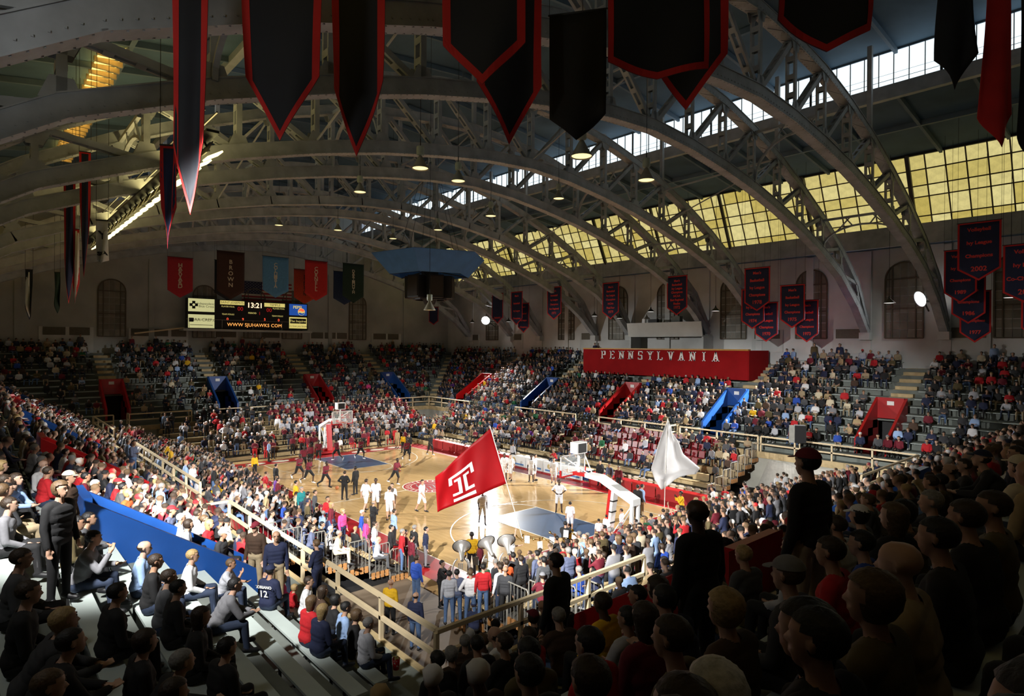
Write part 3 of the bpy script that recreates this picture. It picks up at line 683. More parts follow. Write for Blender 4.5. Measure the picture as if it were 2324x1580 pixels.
champ(1771, 1827, 646, 745, 20.2, MBK+('1975',), 'navy championship banner dated 1975')
champ(1514, 1560, 626, 716, 20.5, MBK+('NCAA', 'East Regional', 'Finalist', '1972'), 'navy basketball banner with eight lines of text dated 1972')
champ(1368, 1405, 641, 725, 20.5, MBK+('NCAA', 'Final Four', '1979'), 'navy basketball banner with seven lines of text dated 1979')
champ(1242, 1274, 651, 726, 20.5, ("Men's", 'Basketball', 'Ivy League', 'Champions', 'East Regional', '1971'), 'narrow navy banner dated 1971 left of the seven-line banner')
champ(1176, 1201, 688, 756, 21.5, ("Men's", 'Basketball', 'Ivy League', 'Champions'), 'dim navy banner hanging lower, behind its neighbour near the far floodlight')
champ(1160, 1186, 662, 738, 20.0, ("Men's", 'Basketball', 'Ivy League', 'Champions'), 'dim navy banner in front of a lower one near the far floodlight')
champ(1117, 1142, 666, 735, 21.0, ("Men's", 'Basketball'), 'faint navy banner just right above the far floodlight')
champ(974, 995, 697, 738, 18.0, (), 'small dark red-edged banner below the blue canopy')
VB = ('Volleyball', 'Ivy League', 'Champions')
champ(2178, 2250, 660, 778, 22.4, VB+('1977',), 'navy banner dated 1977, lowest of the right cluster')
champ(2160, 2238, 618, 735, 21.6, VB+('1986',), 'navy banner dated 1986 in the right cluster')
champ(2143, 2218, 566, 688, 20.8, VB+('1989',), 'navy banner dated 1989 at the left of the right cluster', .02)
champ(2174, 2273, 503, 637, 18.6, ('Volleyball', 'Ivy League', 'Champions', '2002'), 'navy volleyball banner dated 2002 on top of the right cluster', .03)
champ(2318, 2400, 640, 770, 21.6, (), 'navy banner cut by the right edge, hanging low')
champ(2277, 2390, 552, 690, 18.6, ('Volleyball', 'Ivy League', 'Co-Champions', '2001'), 'navy volleyball banner cut off by the right edge of the view')
# college banners by the far end
M_BR = mat('brown_banner_cloth', (.045, .016, .010), .8); M_LB = mat('light_blue_banner_cloth', (.09, .27, .52), .8); M_DG = mat('dark_green_banner_cloth', (.008, .03, .018), .8)
M_CR = mat('crimson_banner_cloth', (.36, .012, .025), .8); M_OR = mat('orange_red_banner_cloth', (.46, .045, .012), .8); M_RB = mat('bright_red_banner_cloth', (.50, .015, .015), .8); M_YB = mat('yale_navy_banner_cloth', (.012, .03, .085), .8)
def college(u0, u1, v0, v1, x, word, m, label, tm=M_CREAM, us=.5, xo=0.):
    a, b, c = onx(u0, v0, x), onx(u1, v0, x), onx((u0+u1)/2, v1, x); w = abs(b[1]-a[1]); H = (a[2]+b[2])/2-c[2]; n = len(word)
    zt, zb = -.16*H, -.76*H; sz = min(.52, (zt-zb)/max(n, 1)*1.6)
    L = [(ch, sz, zt+(zb-zt)*(i+.5)/n) for i, ch in enumerate(word)]
    o = banner('college_banner', (x, (a[1]+b[1])/2, (a[2]+b[2])/2), (0, 1, 0), w, H*.82, H*.18, m, label, None, L, tm, wave=.04, group='college banners before the far wall')
    return o
college(757, 806, 617, 692, -27.0, 'YALE', M_YB, 'navy banner reading YALE, half hidden')
college(778, 826, 599, 688, -25.0, 'DARTMOUTH', M_DG, 'dark green banner reading DARTMOUTH')
college(667, 716, 612, 690, -27.0, 'PRINCETON', M_OR, 'orange-red banner reading PRINCETON, half hidden', M_BLKT)
college(692, 743, 592, 683, -25.0, 'CORNELL', M_RB, 'bright red banner reading CORNELL')
college(596, 655, 583, 676, -24.5, 'COLUMBIA', M_LB, 'light blue banner reading COLUMBIA')
college(487, 545, 592, 682, -26.5, '', M_DKB, 'black-navy banner half hidden behind the brown one')
college(492, 555, 571, 680, -24.5, 'BROWN', M_BR, 'dark brown banner reading BROWN')
college(380, 438, 584, 676, -25.0, 'HARVARD', M_CR, 'crimson banner reading HARVARD')
# big dark banners hanging close under the roof: px of the top line (may lie above the frame), width, tip
def near_banner(uc, vt, wpx, vs, vp, D, ang, m, label, border=M_REDB, lines=(), tm=None, curl=0., twist=0., bw=.12, asp=1.0):
    bw = bw*D/14*1.45
    top = ondepth(uc, vt, D); w = wpx*D/FPX/asp; h = (vs-vt)*D/FPX; pt = (vp-vs)*D/FPX
    view = math.atan2(_r[1], _r[0])+ang
    return banner('hanging_banner', tuple(top), (math.cos(view), math.sin(view), 0), w, h, pt, m, label, border, lines, tm, wave=.013*D*.6, curl=curl, twist=twist, bw=bw, group='dark banners under the near roof')
near_banner(640, -40, 178, 170, 322, 10.4, .1, M_DKB, 'broad dark banner with red edge, second of the large ones from the left', curl=.05, twist=.2)
near_banner(432, -40, 76, 330, 485, 9.6, .2, M_DKB, 'tall narrow dark red-edged banner, leftmost of the large ones', twist=.3, bw=.1)
near_banner(383, 330, 36, 470, 566, 14.5, .2, M_NAVYB, 'narrow navy banner half behind the leftmost large dark banner', twist=.2, bw=.05)
near_banner(813, -40, 126, 190, 356, 11.5, -.1, M_DKB, 'dark red-edged banner with a long point, third large one', twist=.2)
near_banner(1158, -60, 150, 190, 328, 13.2, .25, M_DKB, 'plain dark banner partly behind the fourth large one', curl=.0)
near_banner(1098, -60, 190, 95, 196, 10.5, -.1, M_DKB, 'wide dark banner with broad red edge, fourth large one', bw=.13)
near_banner(1311, 28, 130, 262, 320, 14, -.25, mat('black_banner_cloth', (.008, .008, .008), .8), 'plain black banner without red edge hanging left of the paired ones', None)
near_banner(1560, -60, 180, 125, 248, 14, -.1, M_DKB, 'dark banner with red edge behind the wide one right of the black banner', curl=.0)
near_banner(1495, -60, 236, 150, 178, 10, .1, M_DKB, 'widest dark red-edged banner hanging in front of another', bw=.09)
near_banner(1875, -60, 235, 55, 120, 9.5, .15, M_DKB, 'dark red-edged banner at the top, its blunt point over the blue roof', bw=.10)
near_banner(2170, -50, 74, 130, 203, 14, .0, M_DKB, 'dark green-black banner without red edge near the right edge', None, [(c, .42, -2.0-.42*i) for i, c in enumerate('VAON')][:0], M_CREAM, twist=.3)
near_banner(2268, -50, 56, 260, 337, 14, .1, M_REDB, 'long red banner hanging near the right edge', None, twist=.3)
near_banner(2345, -50, 60, 300, 380, 13, .1, M_DKB, 'dark banner cut by the right edge at the top', None)
near_banner(158, 412, 22, 580, 690, 25, .5, M_NAVYB, 'dark blue banner seen almost edge on at the left, in front of a paler one', twist=.2, bw=.03)
near_banner(193, 345, 22, 480, 632, 24, .5, M_NAVYB, 'blue banner with red edge seen edge on, left of the white banner', twist=.3, bw=.03)
near_banner(172, 520, 14, 640, 690, 30, .5, M_WHITE, 'white-lit banner end between the edge-on blue banners', M_REDB, twist=.1, bw=.03)
near_banner(66, 612, 14, 690, 728, 34, .5, M_WHITE, 'thin white banner hanging at the far left', M_DKB, twist=.2, bw=.04)
near_banner(130, 618, 11, 680, 712, 34, .4, M_DG, 'thin dark green banner seen edge on before the far wall', None)
near_banner(232, 500, 24, 590, 600, 22, .3, M_WHITE, 'white banner with black letters hanging by the lamp row', None, [('Y', .42, -.55), ('T', .42, -.55-.0)][:1]+[('SMA', .18, -1.2)], M_BLKT, twist=.1)
# flag of stars and stripes on the far wall
fr_ = empty('national_flag', (-XW+.06, 2.0, 13.9)); M_FR = mat('flag_red', (.30, .015, .02), .8); M_FW = mat('flag_white', (.50, .47, .38), .8); M_FB = mat('flag_blue', (.012, .015, .05), .8)
for i in range(13): MB().box((0, 0, 2.6-.2*i), (.02, 5.6, .2)).build('stripe', M_FR if i % 2 == 0 else M_FW, fr_)
MB().box((.02, -1.7, 2.0), (.02, 2.2, 1.4)).build('canton', M_FB, fr_)
mb = MB()
for i in range(9):
    for j in range(6 - i % 2):
        c = Vector((.035, -2.62+.36*j+(.18 if i % 2 else 0), 2.58-.145*i)); pts = []
        for k in range(10):
            rr = .055 if k % 2 == 0 else .022; a = math.pi/2+k*math.pi/5; pts.append((c.x, c.y+rr*math.cos(a), c.z+rr*math.sin(a)))
        mb.add(pts, [tuple(range(10))])
mb.build('stars', M_FW, fr_)
tag(fr_, 'red and white striped flag with stars on the far wall above the scoreboard', 'flag')
# ---------------------------------------------------------------- scoreboard on the far wall
a, b = onx(426, 678, -35.2), onx(697, 690, -35.2); c = onx(560, 746, -35.2)
sy0, sy1, zt, zb = a[1], b[1], (a[2]+b[2])/2, c[2]; sw, sh = sy1-sy0, zt-zb
sb = empty('scoreboard', (-35.2, (sy0+sy1)/2, (zt+zb)/2))
cab = MB().box((-.3, 0, 0), (.6, sw+.15, sh+.1)).build('cabinet', M_BLACK, sb)
M_ADY = emis('backlit_cream_sign', (.52, .50, .24), 1.0, noise=.03); M_ADB = emis('backlit_blue_sign', (.015, .07, .32), 1.0, noise=.03)
M_LED = emis('red_digit', (1.0, .10, .04), 1.5, noise=0); M_LEDW = emis('bright_digit', (1.0, .70, .45), 1.6, noise=0); M_LEDD = emis('dim_red_digit', (.30, .01, .01), 1.0, noise=0)
M_INKB = mat('sign_ink_black', (.01, .012, .02), .7); M_SGY = emis('lit_yellow_strip', (.62, .52, .16), 1.0, noise=.02)
fy = lambda u: (u-426)/(697-426)*sw-sw/2        # photo pixel columns across the cabinet
def zz(u, v): return sh/2-(v-(678+12*(u-426)/271))/58*sh
def panel(u0, u1, v0, v1, m, name, e=.02):
    um = (u0+u1)/2; return MB().box((e, (fy(u0)+fy(u1))/2, (zz(um, v0)+zz(um, v1))/2), (.04, fy(u1)-fy(u0), zz(um, v0)-zz(um, v1))).build(name, m, sb)
def stxt(body, u, v, size, m, **k): return text(body, size, m, cab, frame((.05, fy(u), zz(u, v)), (0, 1, 0), (0, 0, 1)), **k)
panel(427, 481, 679, 705, M_ADY, 'sign_panel'); panel(427, 481, 711, 738, M_ADY, 'sign_panel'); panel(652, 696, 690, 715, M_ADB, 'sign_panel'); panel(652, 696, 719, 744, M_SGY, 'sign_panel')
for w_, h_ in ((.8, .30), (.30, .8)): MB().box((.05, fy(438), zz(438, 691)), (.02, w_, h_)).build('cross_emblem', M_INKB, sb)
MB().lathe([(.001, 0), (.13, 0)], 16, Matrix.Translation((.065, fy(438), zz(438, 691))) @ Matrix.Rotation(math.pi/2, 4, 'Y')).build('cross_disc', M_ADY, sb)
stxt('Independence\nBlue Cross', 464, 692, .34, M_INKB); stxt('TIAA-CREF.org', 461, 722, .44, M_INKB); MB().box((.05, fy(433), zz(433, 721)), (.02, .45, .42)).build('emblem', M_INKB, sb)
MB().box((.045, fy(454), zz(454, 732)), (.02, 2.2, .05)).build('sign_rule', M_INKB, sb)
stxt('PEPSI', 672, 697, .46, M_SGY, bold=.01)
gm = frame((.05, fy(682), zz(682, 707)), (0, 1, 0), (0, 0, 1))
for nm, mm, poly in (('globe_red', M_LED, [(.38*math.cos(t), .38*math.sin(t)) for t in np.linspace(.25, math.pi-.1, 12)]+[(-.1, .10), (.15, .02)]), ('globe_blue', M_ADB, [(.38*math.cos(t), .38*math.sin(t)) for t in np.linspace(math.pi+.3, 2*math.pi-.15, 12)]+[(.1, -.18), (-.15, -.10)])):
    o = MB().add([(x, y, .02) for x, y in poly], [tuple(range(len(poly)))]).build(nm, mm, sb); o.matrix_local = gm
o = MB().lathe([(.001, 0), (.42, 0)], 24).build('globe_white', M_SGY, sb); o.matrix_local = gm
panel(654, 694, 722, 733, M_INKB, 'sign_band', .045); stxt('The Inquirer', 674, 728, .40, M_SGY).location.x += .03; stxt("it's how you know", 674, 739, .28, M_INKB)
panel(493, 546, 683, 691, M_SGY, 'name_strip'); stxt("SAINT JOSEPH'S", 519, 687, .34, M_INKB); panel(592, 641, 688, 696, M_SGY, 'name_strip'); stxt('TEMPLE', 617, 692, .36, M_INKB)
stxt('13:21', 570, 693, .78, M_LEDW, bold=.012)
for u, v, t, s, m in ((537, 700, '00', .6, M_LEDD), (603, 703, '00', .6, M_LEDD), (509, 721, '0', .4, M_LED), (543, 722, '9', .4, M_LED), (593, 723, '5', .4, M_LED), (626, 725, '0', .4, M_LED), (581, 710, '1', .5, M_LEDD), (510, 695, 'PLAYER FOUL', .22, M_SGY), (626, 700, 'PLAYER FOUL', .22, M_SGY), (510, 711, 'TEAM FOULS', .22, M_SGY), (623, 716, 'TEAM FOULS', .22, M_SGY), (564, 709, 'PERIOD', .26, M_SGY)): stxt(t, u, v, s, m)
stxt('WWW SJUHAWKS COM', 571, 735, .52, emis('orange_message', (1.0, .42, .10), 1.3, noise=0), spacing=1.05)
tag(sb, 'black scoreboard on the far wall with lit advertising panels and red digits', 'scoreboard')
pf = tag(MB().box((-35.4, (sy0+sy1)/2-.1, zb-.25), (1.8, sw+.9, .22)).build('service_platform', M_WALLTRIM), 'pale service platform under the scoreboard with a thin railing', 'platform')
for yy in np.linspace(-sw/2, sw/2, 5): MB().beam((-34.55, (sy0+sy1)/2+yy, zb-.15), (-34.55, (sy0+sy1)/2+yy, zb+.85), .03, .03).build('post', M_PIPE, pf)
MB().beam((-34.55, sy0-.3, zb+.85), (-34.55, sy1+.3, zb+.85), .03, .03).build('handrail', M_PIPE, pf)
bq = onx(305, 757, -35.6); br2 = onx(418, 744, -35.6)
tag(MB().beam(tuple(bq), tuple(br2), .10, .14).build('slanting_pole', M_RAIL), 'pale slanting pole against the far wall left of the scoreboard', 'pole')
# ---------------------------------------------------------------- canopy with loudspeakers hung over mid court
ch = empty('speaker_canopy', (-.3, .1, 14.2)); M_CAN = mat('blue_canopy_cloth', (.05, .18, .52), .75, 0, .15, 1.5)
rT, rB, zT, zB = 3.95, 2.75, 1.35, .05
for k in range(6):
    a0, a1 = math.radians(60*k+12), math.radians(60*k+72)
    q = [(rB*math.cos(a0), rB*math.sin(a0), zB), (rB*math.cos(a1), rB*math.sin(a1), zB), (rT*math.cos(a1), rT*math.sin(a1), zT), (rT*math.cos(a0), rT*math.sin(a0), zT)]
    MB().prism(q, (0, 0, .03)).build('canopy_panel', M_CAN, ch)
    am = (a0+a1)/2; lsp = MB().box((1.25*math.cos(am), 1.25*math.sin(am), -.75), (.7, 1.0, 1.5), am).build('loudspeaker', M_BLACK, ch)
    MB().box((1.62*math.cos(am), 1.62*math.sin(am), -.75), (.03, .86, 1.3), am).build('speaker_grille', mat('brown_speaker_grille', (.03, .022, .016), .8), lsp)
    MB().beam((rB*math.cos(a0), rB*math.sin(a0), zB), (.4*math.cos(a0), .4*math.sin(a0), .4), .06, .06).build('spoke', M_DARK, ch)
    MB().beam((rT*.6*math.cos(a0), rT*.6*math.sin(a0), .7), (.2*math.cos(a0), .2*math.sin(a0), 8.4), .02, .02).build('cable', M_DARK, ch)
MB().lathe([(.5, .6), (.6, .3), (.6, -1.4), (.35, -1.9), (.001, -1.9)], 10).build('core', M_DARK, ch)
MB().lathe([(1.0, -1.45), (1.15, -1.5), (1.15, -1.6), (1.0, -1.6)], 16).build('ring', M_DARK, ch)
tag(ch, 'blue six-sided canopy over black loudspeakers hanging above mid court', 'canopy')
# ---------------------------------------------------------------- press box with the big lettering
PX0, PX1, PY = -7.0, 10.5, 23.3
pb = empty('press_box', ((PX0+PX1)/2, PY, 7.2)); pw_ = PX1-PX0
M_PBR = mat('matt_red_panel_paint', (.27, .007, .009), .9, 0, .12, 1, spec=.15)
fpn = MB().box((0, 0, .9), (pw_, .15, 2.4)).build('front_panel', M_PBR, pb)
MB().box((0, .05, 2.14), (pw_+.1, .4, .12)).build('ledge', mat('ochre_ledge_paint', (.50, .26, .04), .5), pb)
MB().box((pw_/2, 1.6, .9), (.15, 3.3, 2.4)).build('end_panel', M_PBR, pb); MB().box((-pw_/2, 1.6, .9), (.15, 3.3, 2.4)).build('end_panel', M_PBR, pb)
MB().box((0, 1.9, 1.0), (pw_, 3.6, .1)).build('floor_deck', M_CONC, pb)
def slab_letter(ch, w, h, t=.13):
    S = []; R = lambda x0, y0, x1, y1: S.append([(x0, y0), (x1, y0), (x1, y1), (x0, y1)])
    D = lambda x0, y0, x1, y1, k=t*1.1: S.append([(x0-k/2, y0), (x0+k/2, y0), (x1+k/2, y1), (x1-k/2, y1)])
    def stem(x): R(x-t/2, 0, x+t/2, h)
    def serif(x, y): R(x-t*1.15, y, x+t*1.15, y+.07)
    l, r = t*.9, w-t*.9; th = .08
    if ch in 'PEL': stem(l); serif(l, 0); serif(l, h-.07)
    if ch == 'P': R(l, h-th, r-.05, h); R(l, h*.45, r-.05, h*.45+th); R(r-.05-t*.4, h*.45+.03, r+.05, h-.03)
    if ch == 'E': R(l, h-th, r+.05, h); R(l, 0, r+.05, th); R(l, h*.48, r-.1, h*.48+th); R(r-.02, h-.2, r+.06, h); R(r-.02, 0, r+.06, .2)
    if ch == 'N': stem(l); stem(r); D(l, h, r, 0); serif(l, 0); serif(l, h-.07); serif(r, h-.07)
    if ch == 'S': R(l-.05, 0, r, th); R(l, h*.46, r, h*.46+th); R(l, h-th, r+.05, h); R(l-.05, h*.46, l+t*.6, h-.03); R(r-t*.6, .03, r+.05, h*.5); R(l-.08, 0, l, .2); R(r, h-.2, r+.07, h)
    if ch == 'Y': D(l, h, w/2, h*.45); D(r, h, w/2, h*.45); R(w/2-t/2, 0, w/2+t/2, h*.5); serif(w/2, 0); serif(l, h-.07); serif(r, h-.07)
    if ch == 'L': R(l, 0, r+.05, th); R(r-.02, 0, r+.06, .24)
    if ch == 'V': D(l, h, w/2, 0); D(r, h, w/2, 0); serif(l, h-.07); serif(r, h-.07)
    if ch == 'A': D(l, 0, w/2, h); D(r, 0, w/2, h); R(l+.1, h*.28, r-.1, h*.28+th); serif(l, 0); serif(r, 0)
    if ch == 'I': stem(w/2); serif(w/2, 0); serif(w/2, h-.07)
    return S
u0s, u1s = ony(1372, 801, PY)[0], ony(1626, 803, PY)[0]; nL = 12
for i, chh in enumerate('PENNSYLVANIA'):
    xc = u0s+(u1s-u0s)*i/(nL-1)-(PX0+PX1)/2; mb = MB(); ww = .62
    for P in slab_letter(chh, ww, .78): mb.prism([(xc-ww/2+x, -.10, 1.16+z) for x, z in P], (0, -.03, 0))
    mb.build('letter', M_LETTER, fpn)
tag(pb, 'red fronted press box with white letters reading PENNSYLVANIA', 'press box')
bt = empty('broadcast_booth', (1.0, 25.6, 10.6))
MB().prism([(-4.1, -.2, 0), (4.1, -.2, 0), (4.1, -.45, 1.25), (-4.1, -.45, 1.25)], (0, .12, 0)).build('parapet', M_WALLTRIM, bt)
MB().box((0, .65, -.05), (8.2, 1.7, .1)).build('deck', M_WALLTRIM, bt)
for x in (-4, 4): MB().box((x, .8, -.9), (.15, 1.6, 1.7)).build('bracket_wall', M_WALLTRIM, bt)
MB().box((-2.4, .1, 1.45), (.3, .3, .4)).build('monitor', M_WHITE, bt); MB().box((-1.4, .2, 1.42), (1.0, .4, .35)).build('equipment_case', M_BLACK, bt); MB().box((1.2, .2, 1.5), (.9, .5, .6)).build('cabinet', M_CONC, bt)
tag(bt, 'white parapet booth projecting from the right wall above the press box', 'booth')
# ---------------------------------------------------------------- railings of the upper stands
def railing(side, s0, s1, label, returns=()):
    T = TS(side); o0 = Vector(T((s0+s1)/2, -.04, ZW)); root = empty('front_railing', tuple(o0))
    def put(mb, n): o = mb.build(n, M_RAIL, root); o.matrix_local = Matrix.Translation(-o0)
    for z, n in ((1.06, 'top_rail'), (.56, 'mid_rail')):
        put(MB().beam(T(s0, -.04, ZW+z), T(s1, -.04, ZW+z), .09, .09), n)
    k = max(1, int(round((s1-s0)/2.4)))
    for i in range(k+1):
        s = s0+(s1-s0)*i/k; put(MB().beam(T(s, -.04, ZW-.3), T(s, -.04, ZW+1.04), .09, .09), 'post')
    for s in returns:
        for z in (1.06, .56): put(MB().beam(T(s, -.04, ZW+z), T(s, .9, ZW+z), .08, .08), 'return_rail')
        put(MB().beam(T(s, .9, ZW), T(s, .9, ZW+1.04), .08, .08), 'post')
    tag(root, label, 'railing', 'cream walkway railings')
railing('near', 10.5, 24.1, 'long cream railing on the near side walkway above the bleacher end', (10.5,))
railing('near', -7.0, 6.6, 'cream railing on the near side walkway farther along'); railing('near', -24, -14.5, 'cream railing on the near side walkway at the far corner')
railing('nearend', -16.0, -9.0, 'cream railing on the near end walkway meeting the near side one', ()); railing('nearend', 7.5, 16.0, 'cream railing on the near end walkway at the right')
railing('far', 15.2, 24.1, 'cream railing over the tunnel at the right end of the far side walkway', ()); railing('far', 9.0, 15.0, 'cream railing on the far side walkway above the tan benches')
railing('far', 1.2, 8.2, 'cream railing above the empty red chairs', (8.2,)); railing('far', -9.2, -1.4, 'cream railing on the far side walkway left of the aisle'); railing('far', -24.1, -16.5, 'cream railing on the far side walkway in the far corner')
railing('farend', 9.5, 16.0, 'cream railing on the far end walkway at the corner by the hanging sheet'); railing('farend', -13.5, -8.8, 'cream railing on the far end walkway right of the red entrance', (-13.5, -8.8)); railing('farend', -16, -14.6, 'short cream railing left of the far end red entrance'); railing('farend', -6.6, -1.0, 'cream railing on the far end walkway behind the white caps')
# stepped pipe guards at the bleacher ends
def guards(side, s, rows, label, sgn):
    T = TS(side); dd = LOW[side][3]
    for j in rows:
        d0 = low_d(side, j); z = .30+LRISE*j; o0 = Vector(T(s, d0, z)); g = empty('bleacher_guard', tuple(o0)); inv = Matrix.Translation(-o0)
        pts = [T(s, d0+.02, z-.25), T(s, d0+.02, z+.92), T(s, d0+.06, z+1.0), T(s, d0+dd-.06, z+1.0), T(s, d0+dd-.02, z+.92), T(s, d0+dd-.02, z-.25)]
        MB().tube(pts, .022, 6).build('frame', M_PIPE, g).matrix_local = inv
        for q in np.arange(.16, dd-.1, .16): MB().tube([T(s, d0+q, z-.22), T(s, d0+q, z+.99)], .011, 5).build('bar', M_PIPE, g).matrix_local = inv
        MB().beam(T(s, d0+.02, z-.22), T(s, d0+dd-.02, z-.22), .03, .03).build('bottom_bar', M_PIPE, g).matrix_local = inv
        tag(g, '%s pipe guard panel up the %s' % (ORD[j], label), 'guard rail', 'bleacher end guards')
guards('near', 13.0, range(0, 7), 'near end of the near side bleacher', 1)
guards('far', 15.0, range(0, 7), 'right end of the far side bleacher', 1)
guards('nearend', -10.8, range(0, 7), 'left end of the near end bleacher', -1)
# ends of the bleachers show their stacked plank edges
for side, s in (('near', 13.0), ('far', 15.0), ('nearend', -10.8)):
    T = TS(side); e = .0 if side != 'nearend' else .0
    for j in range(7):
        d0 = low_d(side, j); z = .30+LRISE*j
        for q in range(4): tag_ = hexT(MB(), T, s-.03 if s > 0 else s-.06, s+.06 if s > 0 else s+.03, d0+.08+q*.2, d0+.2+q*.2, z-.30, z-.06).build('end_board', M_WOODD, bpy.data.objects['floor_%s_bleacher' % side])
# ---------------------------------------------------------------- basket stands
M_RPAD = mat('red_vinyl_pad', (.50, .010, .012), .4, 0, .08, 3); M_GLASS = bpy.data.materials.new('clear_acrylic'); M_GLASS.use_nodes = True
_b = M_GLASS.node_tree.nodes['Principled BSDF']; _b.inputs['Base Color'].default_value = (.85, .93, .92, 1); _b.inputs['Roughness'].default_value = .03; _b.inputs['Alpha'].default_value = .16
M_ORG = mat('orange_rim_paint', (.62, .10, .02), .4); M_NET = mat('white_net_cord', (.75, .75, .72), .8)
def basket(sx, label):
    r = empty('basket_stand', (sx*16.3, 0, .02), (0, 0, 0 if sx > 0 else math.pi))     # built facing -x in local space
    X = lambda x: x-16.3
    MB().box((X(16.6), 0, .28), (1.9, 1.5, .42)).build('base', M_RPAD, r); MB().box((X(16.9), 0, .52), (1.2, 1.2, .1)).build('base_top', M_WHITE, r)
    p0, p1 = (X(15.55), 0, .5), (X(15.85), 0, 2.62)
    po_ = MB().beam(p0, p1, .34, .18, (1, 0, 0)).build('post', M_WHITE, r)
    MB().beam((X(15.40), 0, .35), (X(15.70), 0, 2.6), .42, .14, (1, 0, 0)).build('post_pad', M_RPAD, r)
    for q in (.25, .5, .75): MB().beam(np.array(p0)+(np.array(p1)-np.array(p0))*q-np.array((0, 0, .03)), np.array(p0)+(np.array(p1)-np.array(p0))*q+np.array((0, 0, .03)), .37, .22, (1, 0, 0)).build('strap', M_BLACK, po_)
    MB().prism([(X(17.15), -.28, 2.12), (X(15.1), -.28, 2.92), (X(14.1), -.22, 2.96), (X(14.1), -.22, 3.16), (X(15.0), -.28, 3.18), (X(17.15), -.28, 2.42)], (0, .56, 0)).build('boom', M_WHITE, r)
    MB().beam((X(14.15), 0, 3.04), (X(13.2), 0, 3.02), .24, .16).build('boom_tip', M_RPAD, r)
    for s in (-1, 1):
        MB().beam((X(17.05), s*.22, 2.2), (X(17.0), s*.25, .5), .12, .16, (1, 0, 0)).build('rear_leg', M_WHITE, r)
        MB().beam((X(16.95), s*.1, 2.1), (X(15.9), s*.2, .6), .05, .05).build('stay', M_WHITE, r)
        MB().beam((X(14.3), s*.12, 3.15), (X(13.22), s*.75, 3.9), .05, .05).build('board_brace', M_WHITE, r)
    bb_ = MB().box((X(13.11), 0, 3.43), (.03, 1.80, 1.04)).build('backboard', M_GLASS, r)
    fr = MB()
    for s in (-1, 1): fr.beam((X(13.11), s*.895, 2.9), (X(13.11), s*.895, 3.96), .05, .05)
    for z in (2.92, 3.94): fr.beam((X(13.11), -.92, z), (X(13.11), .92, z), .05, .05)
    fr.build('board_frame', M_WHITE, bb_)
    sq = MB()
    for s in (-1, 1): sq.beam((X(13.09), s*.3, 3.08), (X(13.09), s*.3, 3.53), .05, .012)
    for z in (3.10, 3.51): sq.beam((X(13.09), -.3, z), (X(13.09), .3, z), .012, .05)
    sq.build('target_square', M_WHITE, bb_)
    MB().box((X(13.11), 0, 2.90), (.08, 1.84, .07)).build('board_pad', M_RPAD, bb_)
    for s in (-1, 1): MB().box((X(13.11), s*.92, 3.05), (.09, .06, .36)).build('corner_pad', M_RPAD, bb_)
    rim = [(X(12.72)+.225*math.cos(t), .225*math.sin(t), 3.05) for t in np.linspace(0, 2*math.pi, 21)]
    rm_ = MB().tube(rim, .012, 6, False).beam((X(12.95), 0, 3.05), (X(13.1), 0, 3.0), .2, .04).build('rim', M_ORG, r)
    nt = MB()
    for k in range(12):
        a = 2*math.pi*k/12
        for dirn in (1, -1):
            nt.tube([(X(12.72)+rr*math.cos(a+dirn*da), rr*math.sin(a+dirn*da), z) for rr, da, z in ((.222, 0, 3.04), (.16, .26, 2.90), (.13, .52, 2.76), (.12, .7, 2.62))], .006, 4)
    nt.build('net', M_NET, rm_)
    MB().beam((X(13.5), 0, 3.1), (X(13.5), 0, 4.1), .09, .09).build('clock_mast', M_WHITE, r)
    sc_ = MB().box((X(13.5), 0, 4.36), (.5, .72, .56)).build('shot_clock', M_WHITE, r)
    MB().box((X(13.5)-.26, 0, 4.36), (.02, .58, .46)).box((X(13.5)+.26, 0, 4.36), (.02, .58, .46)).build('clock_face', M_BLACK, sc_)
    tag(r, label, 'basketball hoop', 'basket stands')
basket(1, 'basket stand at the near end with white boom and red padded post'); basket(-1, 'basket stand at the far end before the red-clad crowd')
# ---------------------------------------------------------------- tables, boards, chairs along the far sideline
M_SKIRT = mat('red_table_skirt', (.34, .012, .012), .7, 0, .15, 2); M_NSK = mat('blue_table_skirt', (.012, .03, .12), .75)
def table(x0, x1, y, m, label, i):
    t = empty('courtside_table', ((x0+x1)/2, y, 0)); w = x1-x0
    MB().box((0, 0, .74), (w-.03, .6, .04)).build('tabletop', M_WHITE if m is M_NSK else M_RPAD, t)
    MB().box((0, -.29, .37), (w-.03, .02, .70)).build('skirt', m, t)
    for sx in (-1, 1):
        for sy in (-1, 1): MB().beam((sx*(w/2-.1), sy*.22, 0.02), (sx*(w/2-.1), sy*.22, .72), .04, .04).build('leg', M_DARK, t)
    tag(t, label, 'table', 'courtside tables')
for i in range(6): table(-13.2+i*1.85, -11.4+i*1.85, 9.3, M_SKIRT, '%s red skirted courtside table from the far end' % ORD[i], i)
for i in range(6): table(6.3+i*1.85, 8.1+i*1.85, 9.3, M_SKIRT, '%s red skirted courtside table right of the advertising boards' % ORD[i], i)
for i in range(4): table(-1.9+i*1.95, .0+i*1.95, 9.75, M_NSK, '%s blue skirted table behind the advertising boards from the left' % ORD[i], i)
M_ADV = mat('pale_advert_board', (.66, .70, .70), .4, 0, .1, 1.2); M_ADBL = mat('advert_blue_ink', (.05, .18, .42), .5); M_ADGD = mat('advert_gold_ink', (.45, .36, .16), .5)
